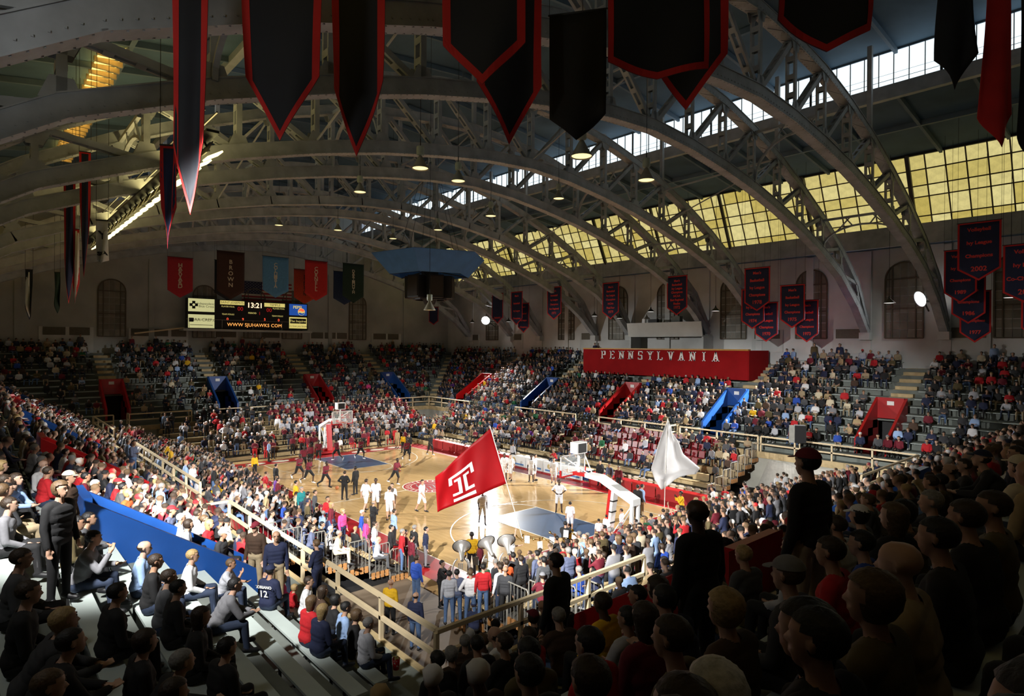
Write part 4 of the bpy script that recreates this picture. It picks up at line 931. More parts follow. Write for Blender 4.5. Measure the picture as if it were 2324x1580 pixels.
for i in range(4):
    o = empty('advert_board', (-1.1+i*1.95, 8.95, 0)); MB().box((0, 0, .46), (1.9, .08, .90)).build('face_panel', M_ADV, o); MB().box((0, -.045, .28), (1.5, .012, .12)).build('printed_band', M_ADBL, o)
    MB().lathe([(.001, 0), (.18, 0)], 14, Matrix.Translation((-.35, -.05, .58)) @ Matrix.Rotation(math.pi/2, 4, 'X')).build('printed_disc', M_ADGD, o); MB().box((0, 0, .05), (1.9, .3, .1)).build('foot', M_SKIRT, o)
    tag(o, '%s white advertising board from the left along the far sideline' % ORD[i], 'board', 'courtside advertising boards')
fc = empty('folding_chair', (0, 0, 0)); M_CH = mat('cream_chair_plastic', (.72, .66, .52), .5)
MB().box((0, 0, .44), (.40, .40, .035)).build('seat', M_CH, fc)
MB().prism([(-.20, -.20, .60), (.20, -.20, .60), (.20, -.23, .80), (.13, -.235, .85), (-.13, -.235, .85), (-.20, -.23, .80)], (0, -.03, 0)).build('backrest', M_CH, fc)
for s in (-1, 1):
    MB().tube([(s*.21, .22, 0.0), (s*.21, -.05, .45), (s*.21, -.22, .82)], .013, 6).build('leg', M_PIPE, fc); MB().tube([(s*.19, -.26, .0), (s*.19, .12, .44)], .013, 6).build('leg', M_PIPE, fc)
fcs = [(x, 10.0) for x in np.arange(-12.9, -2.4, .58)]+[(x, 10.0) for x in np.arange(6.5, 16.6, .58)]
for i, (x, y) in enumerate(fcs):
    o = fc if i == 0 else copy_tree(fc); o.location = (x, y, .0); o.rotation_euler = (0, 0, math.pi+random.uniform(-.08, .08))
    n1 = len(np.arange(-12.9, -2.4, .58))
    tag(o, ('%s cream folding chair behind the far red tables from the far end' % ORD[i]) if i < n1 else ('%s cream folding chair behind the tables right of the boards' % ORD[i-n1]), 'chair', 'cream folding chairs')
# red stadium chairs
M_STR = mat('red_moulded_plastic', (.20, .008, .014), .35, 0, .08, 3)
rc = empty('stadium_chair', (0, 0, 0))
MB().prism([(-.22, .20, .40), (.22, .20, .40), (.22, -.16, .36), (-.22, -.16, .36)], (0, 0, .04)).build('seat', M_STR, rc)
MB().prism([(-.22, -.17, .40), (.22, -.17, .40), (.22, -.24, .76), (.15, -.25, .82), (-.15, -.25, .82), (-.22, -.24, .76)], (0, -.035, 0)).build('backrest', M_STR, rc)
MB().beam((0, -.05, .0), (0, -.05, .38), .08, .10).build('pedestal', M_DARK, rc)
RCH = []
for side, x0, x1 in (('far', -5.4, 12.4), ('near', 4.0, 12.4)):
    T = TS(side)
    for j in range(2, 7):
        d = low_d(side, j)+.58; i = 0
        for x in np.arange(x0, x1, .56):
            i += 1
            if side == 'far' and -.7 < x < .9: continue
            first = not RCH; o = rc if first else copy_tree(rc); p = T(x, d, .30+LRISE*j); o.location = p; o.rotation_euler = (0, 0, math.pi if side == 'far' else 0)
            tag(o, '%s red stadium chair from the left, %s row of the %s lower stand' % (ORD[i-1], ORD[j-2], SNAME[side]), 'chair', 'red stadium chairs'); RCH.append((side, x, j))
# ---------------------------------------------------------------- loudspeaker on its pole by the tunnel, tunnel sheet
q = ony(1815, 985, 14.2); sp = empty('pole_loudspeaker', (q[0], 14.2, 0)); zc = q[2]
MB().tube([(0, 0, 0), (0, 0, zc-.5)], .035, 8).build('pole', M_RAIL, sp); MB().box((0, 0, zc), (.62, .55, 1.05), .6).build('cabinet', M_BLACK, sp); MB().box((-.19, -.29, zc), (.6, .03, 1.05), .6).build('grille', mat('grey_speaker_cloth', (.40, .40, .36), .8), sp)
MB().box((0, 0, .04), (.7, .7, .08)).build('foot', M_DARK, sp); tag(sp, 'loudspeaker box on a tall thin pole before the right tunnel', 'loudspeaker')
sheet = MB(); cloth_grid(sheet, lambda a, b: (15.8+a*7.4-(.8*b if a == 0 else 0), 15.80+.05*math.sin(a*9), 2.15-1.95*b), 12, 4); tag(sheet.build('pale_backdrop', mat('pale_grey_sheet', (.62, .60, .54), .7), None, True), 'pale grey sheet covering the tunnel wall under the right railing', 'backdrop')
# hanging navy sheet at the far corner
hq = ony(1050, 925, 15.7); sh_ = empty('hanging_sheet', (hq[0], 15.75, 2.45)); mb = MB(); cloth_grid(mb, lambda a, b: (-1.3+2.6*a, .05*math.sin(a*8), .9-1.6*b), 8, 4); mb.build('cloth', mat('navy_sheet', (.015, .03, .10), .8), sh_, True)
text("O'NA", .9, M_LETTER, sh_, frame((0, -.10, .15), (1, 0, 0), (0, 0, 1))); tag(sh_, 'navy sheet with white letters hung over the far corner railing', 'sheet')
# ---------------------------------------------------------------- small courtside things
M_BALL = mat('orange_basketball_leather', (.42, .13, .04), .6, 0, .1, 20, .3)
def ball(p, label):
    r = .12; b = empty('basketball', tuple(p)); MB().lathe([(r*math.sin(t), -r*math.cos(t)) for t in np.linspace(.01, math.pi-.01, 11)], 16).build('shell', M_BALL, b, True)
    sm = MB()
    for R_ in (Matrix.Identity(4), Matrix.Rotation(math.pi/2, 4, 'X'), Matrix.Rotation(math.pi/2, 4, 'Y')): sm.tube([tuple(R_ @ Vector((r*1.004*math.cos(t), r*1.004*math.sin(t), 0))) for t in np.linspace(0, 2*math.pi, 25)], .003, 4, False)
    sm.build('seams', M_BLACK, b); tag(b, label, 'basketball', 'basketballs')
p = onz(765, 1107, .13); p[2] = .13; ball(p, 'basketball bouncing on the floor beside the dark-suited pair')
ball(onz(906, 1068, .95), 'basketball dribbled by the maroon player in mid court')
cone_m = MB().lathe([(.16, 0), (.15, .02), (.05, .75), (.03, .78), (.025, .78)], 14).mesh('cone', M_CH)
for i, (u, v) in enumerate(((1455, 1215), (1469, 1213), (1557, 1180), (1569, 1183))):
    p = onz(u, v, .02); o = empty('megaphone', (p[0], p[1], .02)); obj('cone', cone_m, o); MB().tube([(.10, 0, .3), (.17, 0, .32), (.17, 0, .5), (.08, 0, .52)], .012, 5).build('handle', M_RPAD, o)
    tag(o, '%s from the left of the cream megaphones standing on the floor behind the near basket' % ORD[i], 'megaphone', 'megaphones')
# red popcorn cup on a near bench
p = ony(899, 1508, -17.25); cz = rowz(0)+.445; pc = empty('popcorn_cup', tuple(onz(899, 1519, cz)))
MB().lathe([(.001, 0), (.055, 0), (.075, .20), (.07, .20), (.05, .02)], 16).build('cup', M_RPAD, pc, True); mb = MB()
for k in range(26):
    a, rr = random.uniform(0, 6.28), .06*math.sqrt(random.random()); mb.lathe([(.001, -.014), (.014, 0), (.001, .014)], 6, Matrix.Translation((rr*math.cos(a), rr*math.sin(a), .20+random.uniform(0, .03))))
mb.build('popcorn', mat('popcorn_yellow', (.70, .55, .20), .8), pc); tag(pc, 'red cup of popcorn standing on a bench in the foreground', 'cup')
pc['label'] = 'red cup of popcorn standing on a grey bench in the foreground'
mb = MB()
for k in range(18):
    a, z = random.uniform(0, 6.28), random.uniform(.02, .18); rr = .056+.02*z/.2; mb.lathe([(.001, 0), (.009, 0)], 6, Matrix.Translation((rr*math.cos(a), rr*math.sin(a), z)) @ Matrix.Rotation(a, 4, 'Z') @ Matrix.Rotation(math.pi/2, 4, 'Y'))
mb.build('dots', M_LETTER, pc)
# ---------------------------------------------------------------- flags on poles
def quadmap(c, n, amp, ph, fold=1.):
    """bilinear flag surface with folds; c: corners hoist-top, fly-top, fly-bottom, hoist-bottom"""
    c = [np.array(q, float) for q in c]; nv = unit(np.cross(c[1]-c[0], c[3]-c[0]))
    def P(a, b, e=0.):
        p = (c[0]*(1-a)+c[1]*a)*(1-b)+(c[3]*(1-a)+c[2]*a)*b
        w = math.sin(a*9+b*3.2+ph)*amp*a**.6+.5*amp*math.sin(a*17-b*5)*a
        return p+nv*(w*fold+e)
    return P, nv
M_FLR = mat('red_flag_nylon', (.52, .006, .012), .5, 0, .1, 2); M_FLW = mat('white_flag_nylon', (.74, .74, .74), .6, 0, .06, 2); M_POLE = mat('white_flag_pole', (.70, .68, .62), .4)
D1 = project(onz(1161, 1195, 1.72))[2]; W3 = lambda u, v, e=0: ondepth(u, v, D1+e)
c = [W3(1113, 972), W3(988, 1083, -.7), W3(993, 1163, -.5), W3(1151, 1097)]
pole0, pole1 = W3(1186, 1222), W3(1112, 968)
fg = empty('waving_flag', tuple(pole0)); inv = Matrix.Translation(-Vector(pole0))
def translucent(m, col, w):
    nt = m.node_tree; tr = nt.nodes.new('ShaderNodeBsdfTranslucent'); tr.inputs[0].default_value = (*col, 1); mx = nt.nodes.new('ShaderNodeMixShader'); mx.inputs[0].default_value = w
    out = nt.nodes['Material Output']; nt.links.new(nt.nodes['Principled BSDF'].outputs[0], mx.inputs[1]); nt.links.new(tr.outputs[0], mx.inputs[2]); nt.links.new(mx.outputs[0], out.inputs[0])
translucent(M_FLR, (.6, .008, .014), .4); translucent(M_FLW, (.85, .85, .85), .45)
P, nv = quadmap(c, None, .13, .6); mb = MB(); cloth_grid(mb, lambda a, b: P(a, b), 30, 16, .01); mb.build('cloth', M_FLR, fg, True).matrix_local = inv
MB().tube([pole0, pole1], .022, 8).build('pole', M_POLE, fg).matrix_local = inv
mb = MB()      # the double-stroked letter T: strips in flag coordinates (a along the fly, b down)
sgn = -1 if nv@(CAM-c[0]) < 0 else 1
def tstrip(a0, b0, a1, b1):
    N = 6
    for e in (sgn*.022, -sgn*.022):
        for i in range(N):
            for j in range(N):
                q = [(a0+(a1-a0)*(i+x)/N, b0+(b1-b0)*(j+y)/N) for x, y in ((0, 0), (1, 0), (1, 1), (0, 1))]; mb.add([P(a, b, e) for a, b in q], [(0, 1, 2, 3)])
for r_ in ((.40, .30, .80, .36), (.40, .30, .45, .50), (.75, .30, .80, .50), (.62, .42, .67, .78), (.53, .42, .58, .78), (.48, .42, .58, .47), (.62, .42, .72, .47), (.62, .73, .76, .79), (.44, .73, .58, .79), (.44, .86, .76, .93)): tstrip(*r_)
mb.build('emblem', M_LETTER, fg).matrix_local = inv
tag(fg, 'large red flag with a white double-lined T waved above the court', 'flag')
D2 = project(onz(1506, 1140, 1.72))[2]; W4 = lambda u, v, e=0: ondepth(u, v, D2+e)
rowsF = [[(1516, 952, 0), (1520, 962, .1), (1524, 975, .2), (1526, 985, .2)],
         [(1496, 1004, -.2), (1512, 1004, .15), (1528, 1002, -.1), (1538, 1000, .2)],
         [(1486, 1040, -.3), (1508, 1042, .1), (1534, 1038, -.2), (1550, 1030, .2)],
         [(1478, 1064, -.2), (1508, 1066, .15), (1544, 1066, -.15), (1588, 1062, .2)],
         [(1486, 1090, .1), (1504, 1086, -.2), (1530, 1076, .1), (1580, 1077, .2)],
         [(1500, 1111, 0), (1510, 1108, .1), (1520, 1098, -.1), (1540, 1080, .1)]]
G = np.array([[W4(*q) for q in r] for r in rowsF])
def GP(a, b):
    x, y = a*3, b*5; i, j = min(int(x), 2), min(int(y), 4); fx, fy_ = x-i, y-j
    sm = lambda t: t
    p = (G[j, i]*(1-fx)+G[j, i+1]*fx)*(1-fy_)+(G[j+1, i]*(1-fx)+G[j+1, i+1]*fx)*fy_
    return p+_f*(.06*math.sin(a*10+b*4))
wf = empty('waving_flag', tuple(W4(1508, 1150))); inv2 = Matrix.Translation(-wf.location)
mb = MB(); cloth_grid(mb, GP, 24, 30, .01); o = mb.build('cloth', M_FLW, wf, True); o.matrix_local = inv2
MB().tube([W4(1508, 1152), W4(1509, 1110), W4(1515, 950)], .02, 8).build('pole', M_POLE, wf).matrix_local = inv2
tag(wf, 'white flag held up on a pole right of the near basket', 'flag')
# ---------------------------------------------------------------- sousaphones
M_SILV = mat('silver_brass_metal', (.80, .79, .75), .38, .75, .05, 4)
def sousaphone(p, yaw, label):
    s = empty('sousaphone', tuple(p), (0, 0, yaw))
    M = Matrix.Translation((0, .1, .62)) @ Matrix.Rotation(math.radians(-58), 4, 'X')
    MB().lathe([(.055, -.62), (.07, -.45), (.10, -.30), (.15, -.16), (.22, -.06), (.31, .0), (.33, .005), (.30, -.01), (.20, -.08), (.13, -.18), (.085, -.31), (.05, -.45)], 28, M).build('bell', M_SILV, s, True)
    MB().lathe([(.305, .0), (.332, .012), (.345, .0), (.332, -.012)], 28, M).build('bell_rim', M_DARK, s, True)
    pts = [tuple(M @ Vector((0, 0, -.60)))]+[(.30*math.cos(t)-.02, -.22+.06*math.sin(t), -.10+.42*math.sin(t)) for t in np.linspace(math.pi*.45, -math.pi*1.35, 20)]
    MB().tube(pts, [.055-.030*i/(len(pts)-1) for i in range(len(pts))], 10).build('body_tube', M_SILV, s, True)
    for k in range(3): MB().tube([(-.10+k*.06, .12, -.2), (-.10+k*.06, .12, .02)], .02, 8).build('valve', M_SILV, s)
    tag(s, label, 'sousaphone', 'silver sousaphones')
def atz(u, v, z): return onz(u, v, z)
sousaphone(atz(1048, 1282, 1.75)-np.array((0, 0, .0)), .95, 'silver sousaphone, leftmost of three, its bell facing up'); sousaphone(atz(1106, 1272, 1.85), 1.35, 'silver sousaphone in the middle of three'); sousaphone(atz(1150, 1268, 1.85), 1.05, 'silver sousaphone, rightmost of three and largest in view')
# brass instruments and music sheets of the band beside the near lane
M_BRASS = mat('polished_brass', (.72, .48, .14), .2, 1.0, .05, 4); M_PAPER = mat('white_paper', (.75, .75, .72), .8, 0, .05)
tp = empty('trumpet', (0, 0, 0)); MB().lathe([(.012, 0), (.014, .25), (.03, .36), (.062, .42), (.06, .418), (.026, .35)], 14, Matrix.Rotation(-math.pi/2, 4, 'X')).build('bell', M_BRASS, tp, True)
MB().tube([(0, 0, 0), (0, -.06, .0), (0, -.08, .04), (0, -.06, .08), (0, .2, .08), (0, .22, .04), (0, .2, 0)], .008, 6).build('tubing', M_BRASS, tp)
for k in range(3): MB().tube([(0, .04+.035*k, -.05), (0, .04+.035*k, .10)], .012, 6).build('valve', M_BRASS, tp)
BAND = [(1185, 1228), (1205, 1222), (1228, 1226), (1250, 1232), (1262, 1218), (1282, 1226), (1300, 1232), (1312, 1222)]
for i, (u, v) in enumerate(BAND):
    o = tp if i == 0 else copy_tree(tp); o.location = tuple(onz(u, v, 1.5)); o.rotation_euler = (random.uniform(-.2, .3), 0, random.uniform(1.0, 2.0))
    tag(o, '%s from the left of the brass trumpets held up by the band' % ORD[i], 'trumpet', 'band trumpets')
for i, (u, v) in enumerate(((1196, 1225), (1226, 1238), (1080, 1274), (1252, 1228), (1284, 1212), (1303, 1216))):
    p = onz(u, v, 1.45); o = tag(MB().prism([(-.11, 0, -.15), (.11, 0, -.15), (.11, .04, .15), (-.11, .04, .15)], (0, .006, 0)).build('music_sheet', M_PAPER), '%s from the left of the white music sheets among the band' % ORD[i], 'paper', 'music sheets'); o.location = tuple(p); o.rotation_euler = (0, 0, math.radians(random.uniform(20, 70)))
# ---------------------------------------------------------------- people: posed bodies grown from one skeleton
TMPS = bpy.data.scenes.new('temp_build')
def capsule(mb, a, b, ra, rb, n=10):
    a, b = np.asarray(a, float), np.asarray(b, float); t = b-a; L = np.linalg.norm(t)
    t = t/L if L > 1e-6 else np.array((0, 0, 1.)); x = unit(np.cross(t, (0, 0, 1.)) if abs(t[2]) < .9 else np.cross(t, (1., 0, 0))); y = np.cross(t, x)
    rings = [(a-t*ra*math.cos(q), ra*math.sin(q)) for q in (.15, .7, 1.2)]+[(a, ra), (b, rb)]+[(b+t*rb*math.cos(q), rb*math.sin(q)) for q in (1.2, .7, .15)]
    o = len(mb.v)
    for c, r in rings:
        for k in range(n): an = 2*math.pi*k/n; mb.v.append(tuple(c+(x*math.cos(an)+y*math.sin(an))*r))
    for i in range(len(rings)-1):
        for k in range(n): mb.f.append((o+i*n+k, o+i*n+(k+1) % n, o+(i+1)*n+(k+1) % n, o+(i+1)*n+k))
    mb.f.append(tuple(o+k for k in reversed(range(n)))); mb.f.append(tuple(o+(len(rings)-1)*n+k for k in range(n)))
def rotx(a): c, s = math.cos(a), math.sin(a); return np.array(((1, 0, 0), (0, c, -s), (0, s, c)))
def rotz(a): c, s = math.cos(a), math.sin(a); return np.array(((c, -s, 0), (s, c, 0), (0, 0, 1)))
def skeleton(pelz, lean, thigh, shin, uarm, farm, nod=0., hyaw=0., foot=None, fing=.5, pely=0., slim=1.):
    """thigh, shin, uarm, farm: (left, right) direction pairs; +y forward, +x the person's right... returns capsules and the head frame"""
    C = []; R = rotx(-lean); pel = np.array((0, pely, pelz)); up = R @ np.array((0, 0, 1.)); ex = np.array((1., 0, 0)); fw = R @ np.array((0, 1., 0))
    add = lambda a, b, ra, rb, l: C.append((np.array(a, float), np.array(b, float), ra, rb, l))
    S = slim
    add(pel-ex*.075, pel+ex*.075, .108, .108, 'trouser'); add(pel+up*.06-ex*.07-fw*.03, pel+up*.06+ex*.07-fw*.03, .10, .10, 'shirt')
    for h, w, r in ((.13, .06, .112), (.22, .065, .112), (.31, .085, .118), (.38, .09, .108)): add(pel+up*h-ex*w, pel+up*h+ex*w, r*S, r*S, 'shirt')
    add(pel+up*.455-ex*.14-fw*.015, pel+up*.455+ex*.14-fw*.015, .066, .066, 'shirt')
    nb = pel+up*.50-fw*.01; Rh = rotz(hyaw) @ rotx(-(lean*.35+nod)); hu = Rh @ np.array((0, 0, 1.)); hc = nb+up*.075+hu*.11+(Rh @ np.array((0, .025, 0)))
    add(nb-up*.02, hc-hu*.05, .056, .050, 'skin')
    H = lambda x, y, z: hc+Rh @ np.array((x, y, z))
    add(H(0, -.022, .025), H(0, .012, .028), .086, .082, 'head'); add(H(0, .03, -.025), H(0, .035, -.05), .068, .056, 'head'); add(H(0, .05, -.082), H(0, .052, -.086), .038, .036, 'head')
    add(H(0, .092, .0), H(0, .106, -.026), .010, .015, 'head'); add(H(-.02, .086, -.062), H(.02, .086, -.062), .012, .012, 'head'); add(H(-.035, .078, .03), H(.035, .078, .03), .014, .014, 'head')
    for s in (-1, 1): add(H(s*.084, -.01, .012), H(s*.082, -.005, -.022), .016, .012, 'head')
    for i, s in enumerate((-1, 1)):
        hip = pel+ex*s*.088; kn = hip+unit(thigh[i])*.43; an = kn+unit(shin[i])*.41
        add(hip, kn, .088, .058, 'trouser'); add(kn, an, .056, .040, 'shin'); sd = unit(shin[i])
        fd = unit(foot[i]) if foot else unit(np.array((s*.12, 1, -.05)))
        add(an-fd*.03+np.array((0, 0, -.015)), an+fd*.06+np.array((0, 0, -.03)), .043, .042, 'shoe'); add(an+fd*.06+np.array((0, 0, -.032)), an+fd*.16+np.array((0, 0, -.04)), .040, .032, 'shoe')
        sh = pel+up*.445+ex*s*.178-fw*.015; el = sh+unit(uarm[i])*.285; wr = el+unit(farm[i])*.25
        add(sh, el, .056*S, .044, 'arm'); add(el, wr, .042, .029, 'fore')
        hd = unit(farm[i]); side = unit(np.cross(hd, np.array((0, 0, 1.)))+np.array((s*.01, .001, 0))); pn = np.cross(side, hd)
        add(wr, wr+hd*.075, .026, .028, 'skin'); add(wr+hd*.05-side*.02, wr+hd*.075+side*.02, .018, .018, 'skin')
        for q, (o, l) in enumerate(((-.032, .060), (-.011, .075), (.011, .070), (.032, .055))):
            k0 = wr+hd*.09+side*o; k1 = k0+unit(hd+pn*fing*.5)*l*.55; k2 = k1+unit(hd+pn*fing*1.6)*l*.55; add(k0, k1, .0105, .010, 'skin'); add(k1, k2, .010, .009, 'skin')
        t0 = wr+hd*.03+side*(-s)*.028; t1 = t0+unit(hd*.8+side*(-s)*.7+pn*.3)*.045; add(t0, t1, .012, .011, 'skin'); add(t1, t1+unit(hd+pn*.5)*.03, .011, .009, 'skin')
    return C, (hc, Rh)
def mir(v): return ((-v[0], v[1], v[2]), v)      # mirror a right-side direction for the left
D_ = (0, 0, -1)
SITT = ((-.14, 1, .04), (.14, 1, .04)); SITS = ((-.02, .10, -1), (.02, .10, -1))
POSES = {
 'sit': dict(pelz=.545, lean=.12, thigh=SITT, shin=SITS, uarm=mir((.18, .14, -1)), farm=mir((-.38, .85, -.45))),
 'lean': dict(pelz=.545, lean=.55, thigh=((-.22, 1, .02), (.22, 1, .02)), shin=SITS, uarm=mir((.12, .50, -.85)), farm=mir((-.62, .75, -.12)), nod=-.3),
 'sitx': dict(pelz=.545, lean=.02, thigh=SITT, shin=((-.05, .28, -1), (.05, .28, -1)), uarm=mir((.22, .35, -.9)), farm=mir((-.95, .35, .10)), hyaw=.25),
 'eat': dict(pelz=.545, lean=.30, thigh=SITT, shin=SITS, uarm=((-.15, .45, -.85), (.2, .6, -.6)), farm=((.5, .9, .1), (-.35, .45, .85)), nod=-.05),
 'stand': dict(pelz=.955, lean=.02, thigh=mir((.05, .03, -1)), shin=mir((.03, -.03, -1)), uarm=mir((.17, .0, -1)), farm=mir((.05, .28, -1))),
 'standx': dict(pelz=.955, lean=.03, thigh=mir((.06, .02, -1)), shin=mir((.02, -.02, -1)), uarm=mir((.20, .22, -.95)), farm=mir((-.92, .55, .15)), hyaw=-.2),
 'hips': dict(pelz=.955, lean=.03, thigh=mir((.09, .02, -1)), shin=mir((.05, -.02, -1)), uarm=mir((.62, -.25, -.8)), farm=mir((-.65, .45, -.45))),
 'walk': dict(pelz=.945, lean=.06, thigh=((-.04, .38, -1), (.04, -.25, -1)), shin=((-.02, .02, -1), (.02, -.52, -1)), uarm=((-.17, -.35, -1), (.17, .38, -1)), farm=((-.05, .05, -1), (0, .75, -.7))),
 'run': dict(pelz=.93, lean=.20, thigh=((-.05, .75, -.8), (.05, -.40, -1)), shin=((-.03, -.12, -1), (.03, -.95, -.55)), uarm=((-.22, -.70, -.75), (.22, .60, -.8)), farm=((-.05, .25, -.9), (-.2, .85, .35)), foot=((-.1, 1, -.1), (.1, .5, -.8))),
 'armup': dict(pelz=.955, lean=.04, thigh=mir((.10, .05, -1)), shin=mir((.03, -.05, -1)), uarm=((-.22, .45, -.75), (.28, .25, .95)), farm=((.25, .9, .15), (-.12, .2, 1)), nod=.2),
 'hold': dict(pelz=.955, lean=.05, thigh=mir((.06, .02, -1)), shin=mir((.02, -.02, -1)), uarm=mir((.22, .70, -.65)), farm=mir((-.45, .35, .75))),
 'sithold': dict(pelz=.545, lean=.15, thigh=SITT, shin=SITS, uarm=mir((.22, .70, -.65)), farm=mir((-.45, .55, .60))),
 'dribble': dict(pelz=.93, lean=.22, thigh=((-.05, .35, -1), (.05, -.55, -.9)), shin=((-.03, -.25, -1), (.03, -.75, -.75)), uarm=((-.25, .35, -.9), (.22, .55, -.8)), farm=((-.3, .8, .1), (-.1, .95, -.35))),
}
def eval_mod(ob, mods):
    for m in list(ob.modifiers): ob.modifiers.remove(m)
    for ty, kw in mods:
        md = ob.modifiers.new(ty, ty)
        for k, v in kw.items(): setattr(md, k, v)
    with bpy.context.temp_override(scene=TMPS, view_layer=TMPS.view_layers[0]):
        dg = bpy.context.evaluated_depsgraph_get(); dg.update()
        return bpy.data.meshes.new_from_object(ob.evaluated_get(dg))
def mesh_arrays(me):
    me.calc_loop_triangles(); v = np.empty(len(me.vertices)*3); me.vertices.foreach_get('co', v); n = np.empty(len(me.vertices)*3); me.vertices.foreach_get('normal', n)
    t = np.empty(len(me.loop_triangles)*3, int); me.loop_triangles.foreach_get('vertices', t); return v.reshape(-1, 3), n.reshape(-1, 3), t.reshape(-1, 3)
LABS = ['trouser', 'shirt', 'skin', 'head', 'shin', 'shoe', 'arm', 'fore']
def label_verts(V, C):
    best = np.full(len(V), 1e9); lab = np.zeros(len(V), int)
    for a, b, ra, rb, l in C:
        ab = b-a; L2_ = ab@ab+1e-9; t = np.clip(((V-a)@ab)/L2_, 0, 1); d = np.linalg.norm(V-(a+t[:, None]*ab), axis=1)-(ra+(rb-ra)*t); k = d < best; best[k] = d[k]; lab[k] = LABS.index(l)
    return lab
def np_mesh(name, V, F, m, smooth=True):
    me = bpy.data.meshes.new(name); me.from_pydata(V.tolist(), [], F.tolist()); me.materials.append(m)
    if smooth: me.polygons.foreach_set('use_smooth', [True]*len(me.polygons))
    me.update(); return me
M_SKIN = mat('skin', (1, 1, 1), .55, 0, .08, 8, objcol=True); M_CLOTH = mat('clothing', (1, 1, 1), .85, 0, .14, 14, .15, objcol=True); M_HAIR = mat('hair', (1, 1, 1), .6, 0, .3, 40, .5, objcol=True); M_SHOE = mat('shoe', (1, 1, 1), .5, 0, .1, 8, objcol=True)
def submesh(name, V, N, F, lab, keep, push, m):
    kf = np.isin(lab[F], keep).sum(axis=1) >= 2; G = F[kf]; u, inv_ = np.unique(G, return_inverse=True); P = V[u]+N[u]*push
    return np_mesh(name, P, inv_.reshape(-1, 3), m)
PROTO = {}
for nm, kw in POSES.items():
    C, head = skeleton(**kw); mb = MB()
    for c in C: capsule(mb, *c[:4])
    ob = bpy.data.objects.new('tmp', mb.mesh('tmp')); TMPS.collection.objects.link(ob)
    hi = eval_mod(ob, [('REMESH', dict(mode='VOXEL', voxel_size=.0115)), ('SMOOTH', dict(factor=.5, iterations=3)), ('DECIMATE', dict(ratio=.16))])
    lo = eval_mod(ob, [('REMESH', dict(mode='VOXEL', voxel_size=.024)), ('SMOOTH', dict(factor=.4, iterations=1)), ('DECIMATE', dict(ratio=.06))])
    V, N, F = mesh_arrays(hi); lab = label_verts(V, C); L = lambda *q: [LABS.index(x) for x in q]
    p = dict(head=head, body=np_mesh('person', V, F, M_SKIN), long=submesh('shirt', V, N, F, lab, L('shirt', 'arm', 'fore'), .013, M_CLOTH), short=submesh('shirt', V, N, F, lab, L('shirt', 'arm'), .013, M_CLOTH),
             pants=submesh('trousers', V, N, F, lab, L('trouser', 'shin'), .009, M_CLOTH), shorts=submesh('trousers', V, N, F, lab, L('trouser'), .018, M_CLOTH), shoeL=submesh('shoe', V, N, F, np.where(V[:, 0] < 0, lab, 99), L('shoe'), .006, M_SHOE), shoeR=submesh('shoe', V, N, F, np.where(V[:, 0] >= 0, lab, 99), L('shoe'), .006, M_SHOE))
    V2, N2, F2 = mesh_arrays(lo); l2 = label_verts(V2, C); hc, Rh = head; q = (V2-hc)@Rh
    hairm = (l2 == LABS.index('head')) & ((q[:, 2] > .055) | (q[:, 1] < -.005+.3*q[:, 2]))
    p['lo'] = (V2, F2, l2, hairm); p['top'] = float(V[:, 2].max()); PROTO[nm] = p
    bpy.data.objects.remove(ob)
bpy.data.scenes.remove(TMPS)
# hair pieces in head space
def ell(rx, ry, rz, cond, nu=22, nv=14, oy=-.012, oz=.026, f=None):
    V = []; F = []
    for j in range(nv+1):
        t = math.pi*j/nv
        for i in range(nu):
            a = 2*math.pi*i/nu; V.append([rx*math.sin(t)*math.cos(a), ry*math.sin(t)*math.sin(a)+oy, rz*math.cos(t)+oz])
    V = np.array(V)
    if f: V = f(V)
    for j in range(nv):
        for i in range(nu):
            q = (j*nu+i, j*nu+(i+1) % nu, (j+1)*nu+(i+1) % nu, (j+1)*nu+i)
            if all(cond(V[k]) for k in q): F.append(q)
    u = sorted({k for q in F for k in q}); mp = {k: n for n, k in enumerate(u)}
    return V[u], [tuple(mp[k] for k in q) for q in F]
def hmesh(name, V, F, m=M_HAIR):
    me = bpy.data.meshes.new(name); me.from_pydata([tuple(v) for v in V], [], F); me.materials.append(m); me.polygons.foreach_set('use_smooth', [True]*len(F)); me.update(); return me
_hn = np.random.default_rng(3)
def rough(V): return V*(1+_hn.normal(0, .012, (len(V), 1)))
face = lambda v: (v[1] > .052 and v[2] < .066) or (v[1] > .012 and v[2] < .030) or v[2] < -.052-.0*v[1]
HAIR = {
 's': hmesh('hair', *ell(.0925, .108, .0945, lambda v: not face(v), nu=26, nv=20, f=rough)),
 'b': hmesh('hair', *ell(.0905, .106, .092, lambda v: v[2] < .040 and v[2] > -.05 and v[1] < .012, nu=26, nv=20, f=rough)),
 'l': hmesh('hair', *ell(.100, .114, .100, lambda v: not (v[1] > .036 and v[2] < .064), nu=26, nv=20, f=lambda V: rough(np.where((V[:, 2:3] < -.01), V*np.array((1.02, .95, 3.1))+np.array((0, -.012, .02)), V)))),
 'w': hmesh('hair', *ell(.104, .116, .102, lambda v: not (v[1] > .040 and v[2] < .066), nu=26, nv=20, f=lambda V: rough(np.where((V[:, 2:3] < -.01), V*np.array((1.04, 1.0, 1.5)), V)))),
}
cv, cf = ell(.101, .116, .104, lambda v: v[2] > .035, oz=.03)
bo_ = len(cv); brim = [(.075*math.cos(t), .085+.085*math.sin(t), .048-.014*math.sin(t)) for t in np.linspace(0, math.pi, 9)]
cv = np.vstack([cv, np.array(brim), np.array(brim)-np.array((0, 0, .006))]); cf = cf+[tuple(range(bo_, bo_+9)), tuple(reversed(range(bo_+9, bo_+18)))]+[(bo_+i, bo_+i+9, bo_+i+10, bo_+i+1) for i in range(8)]
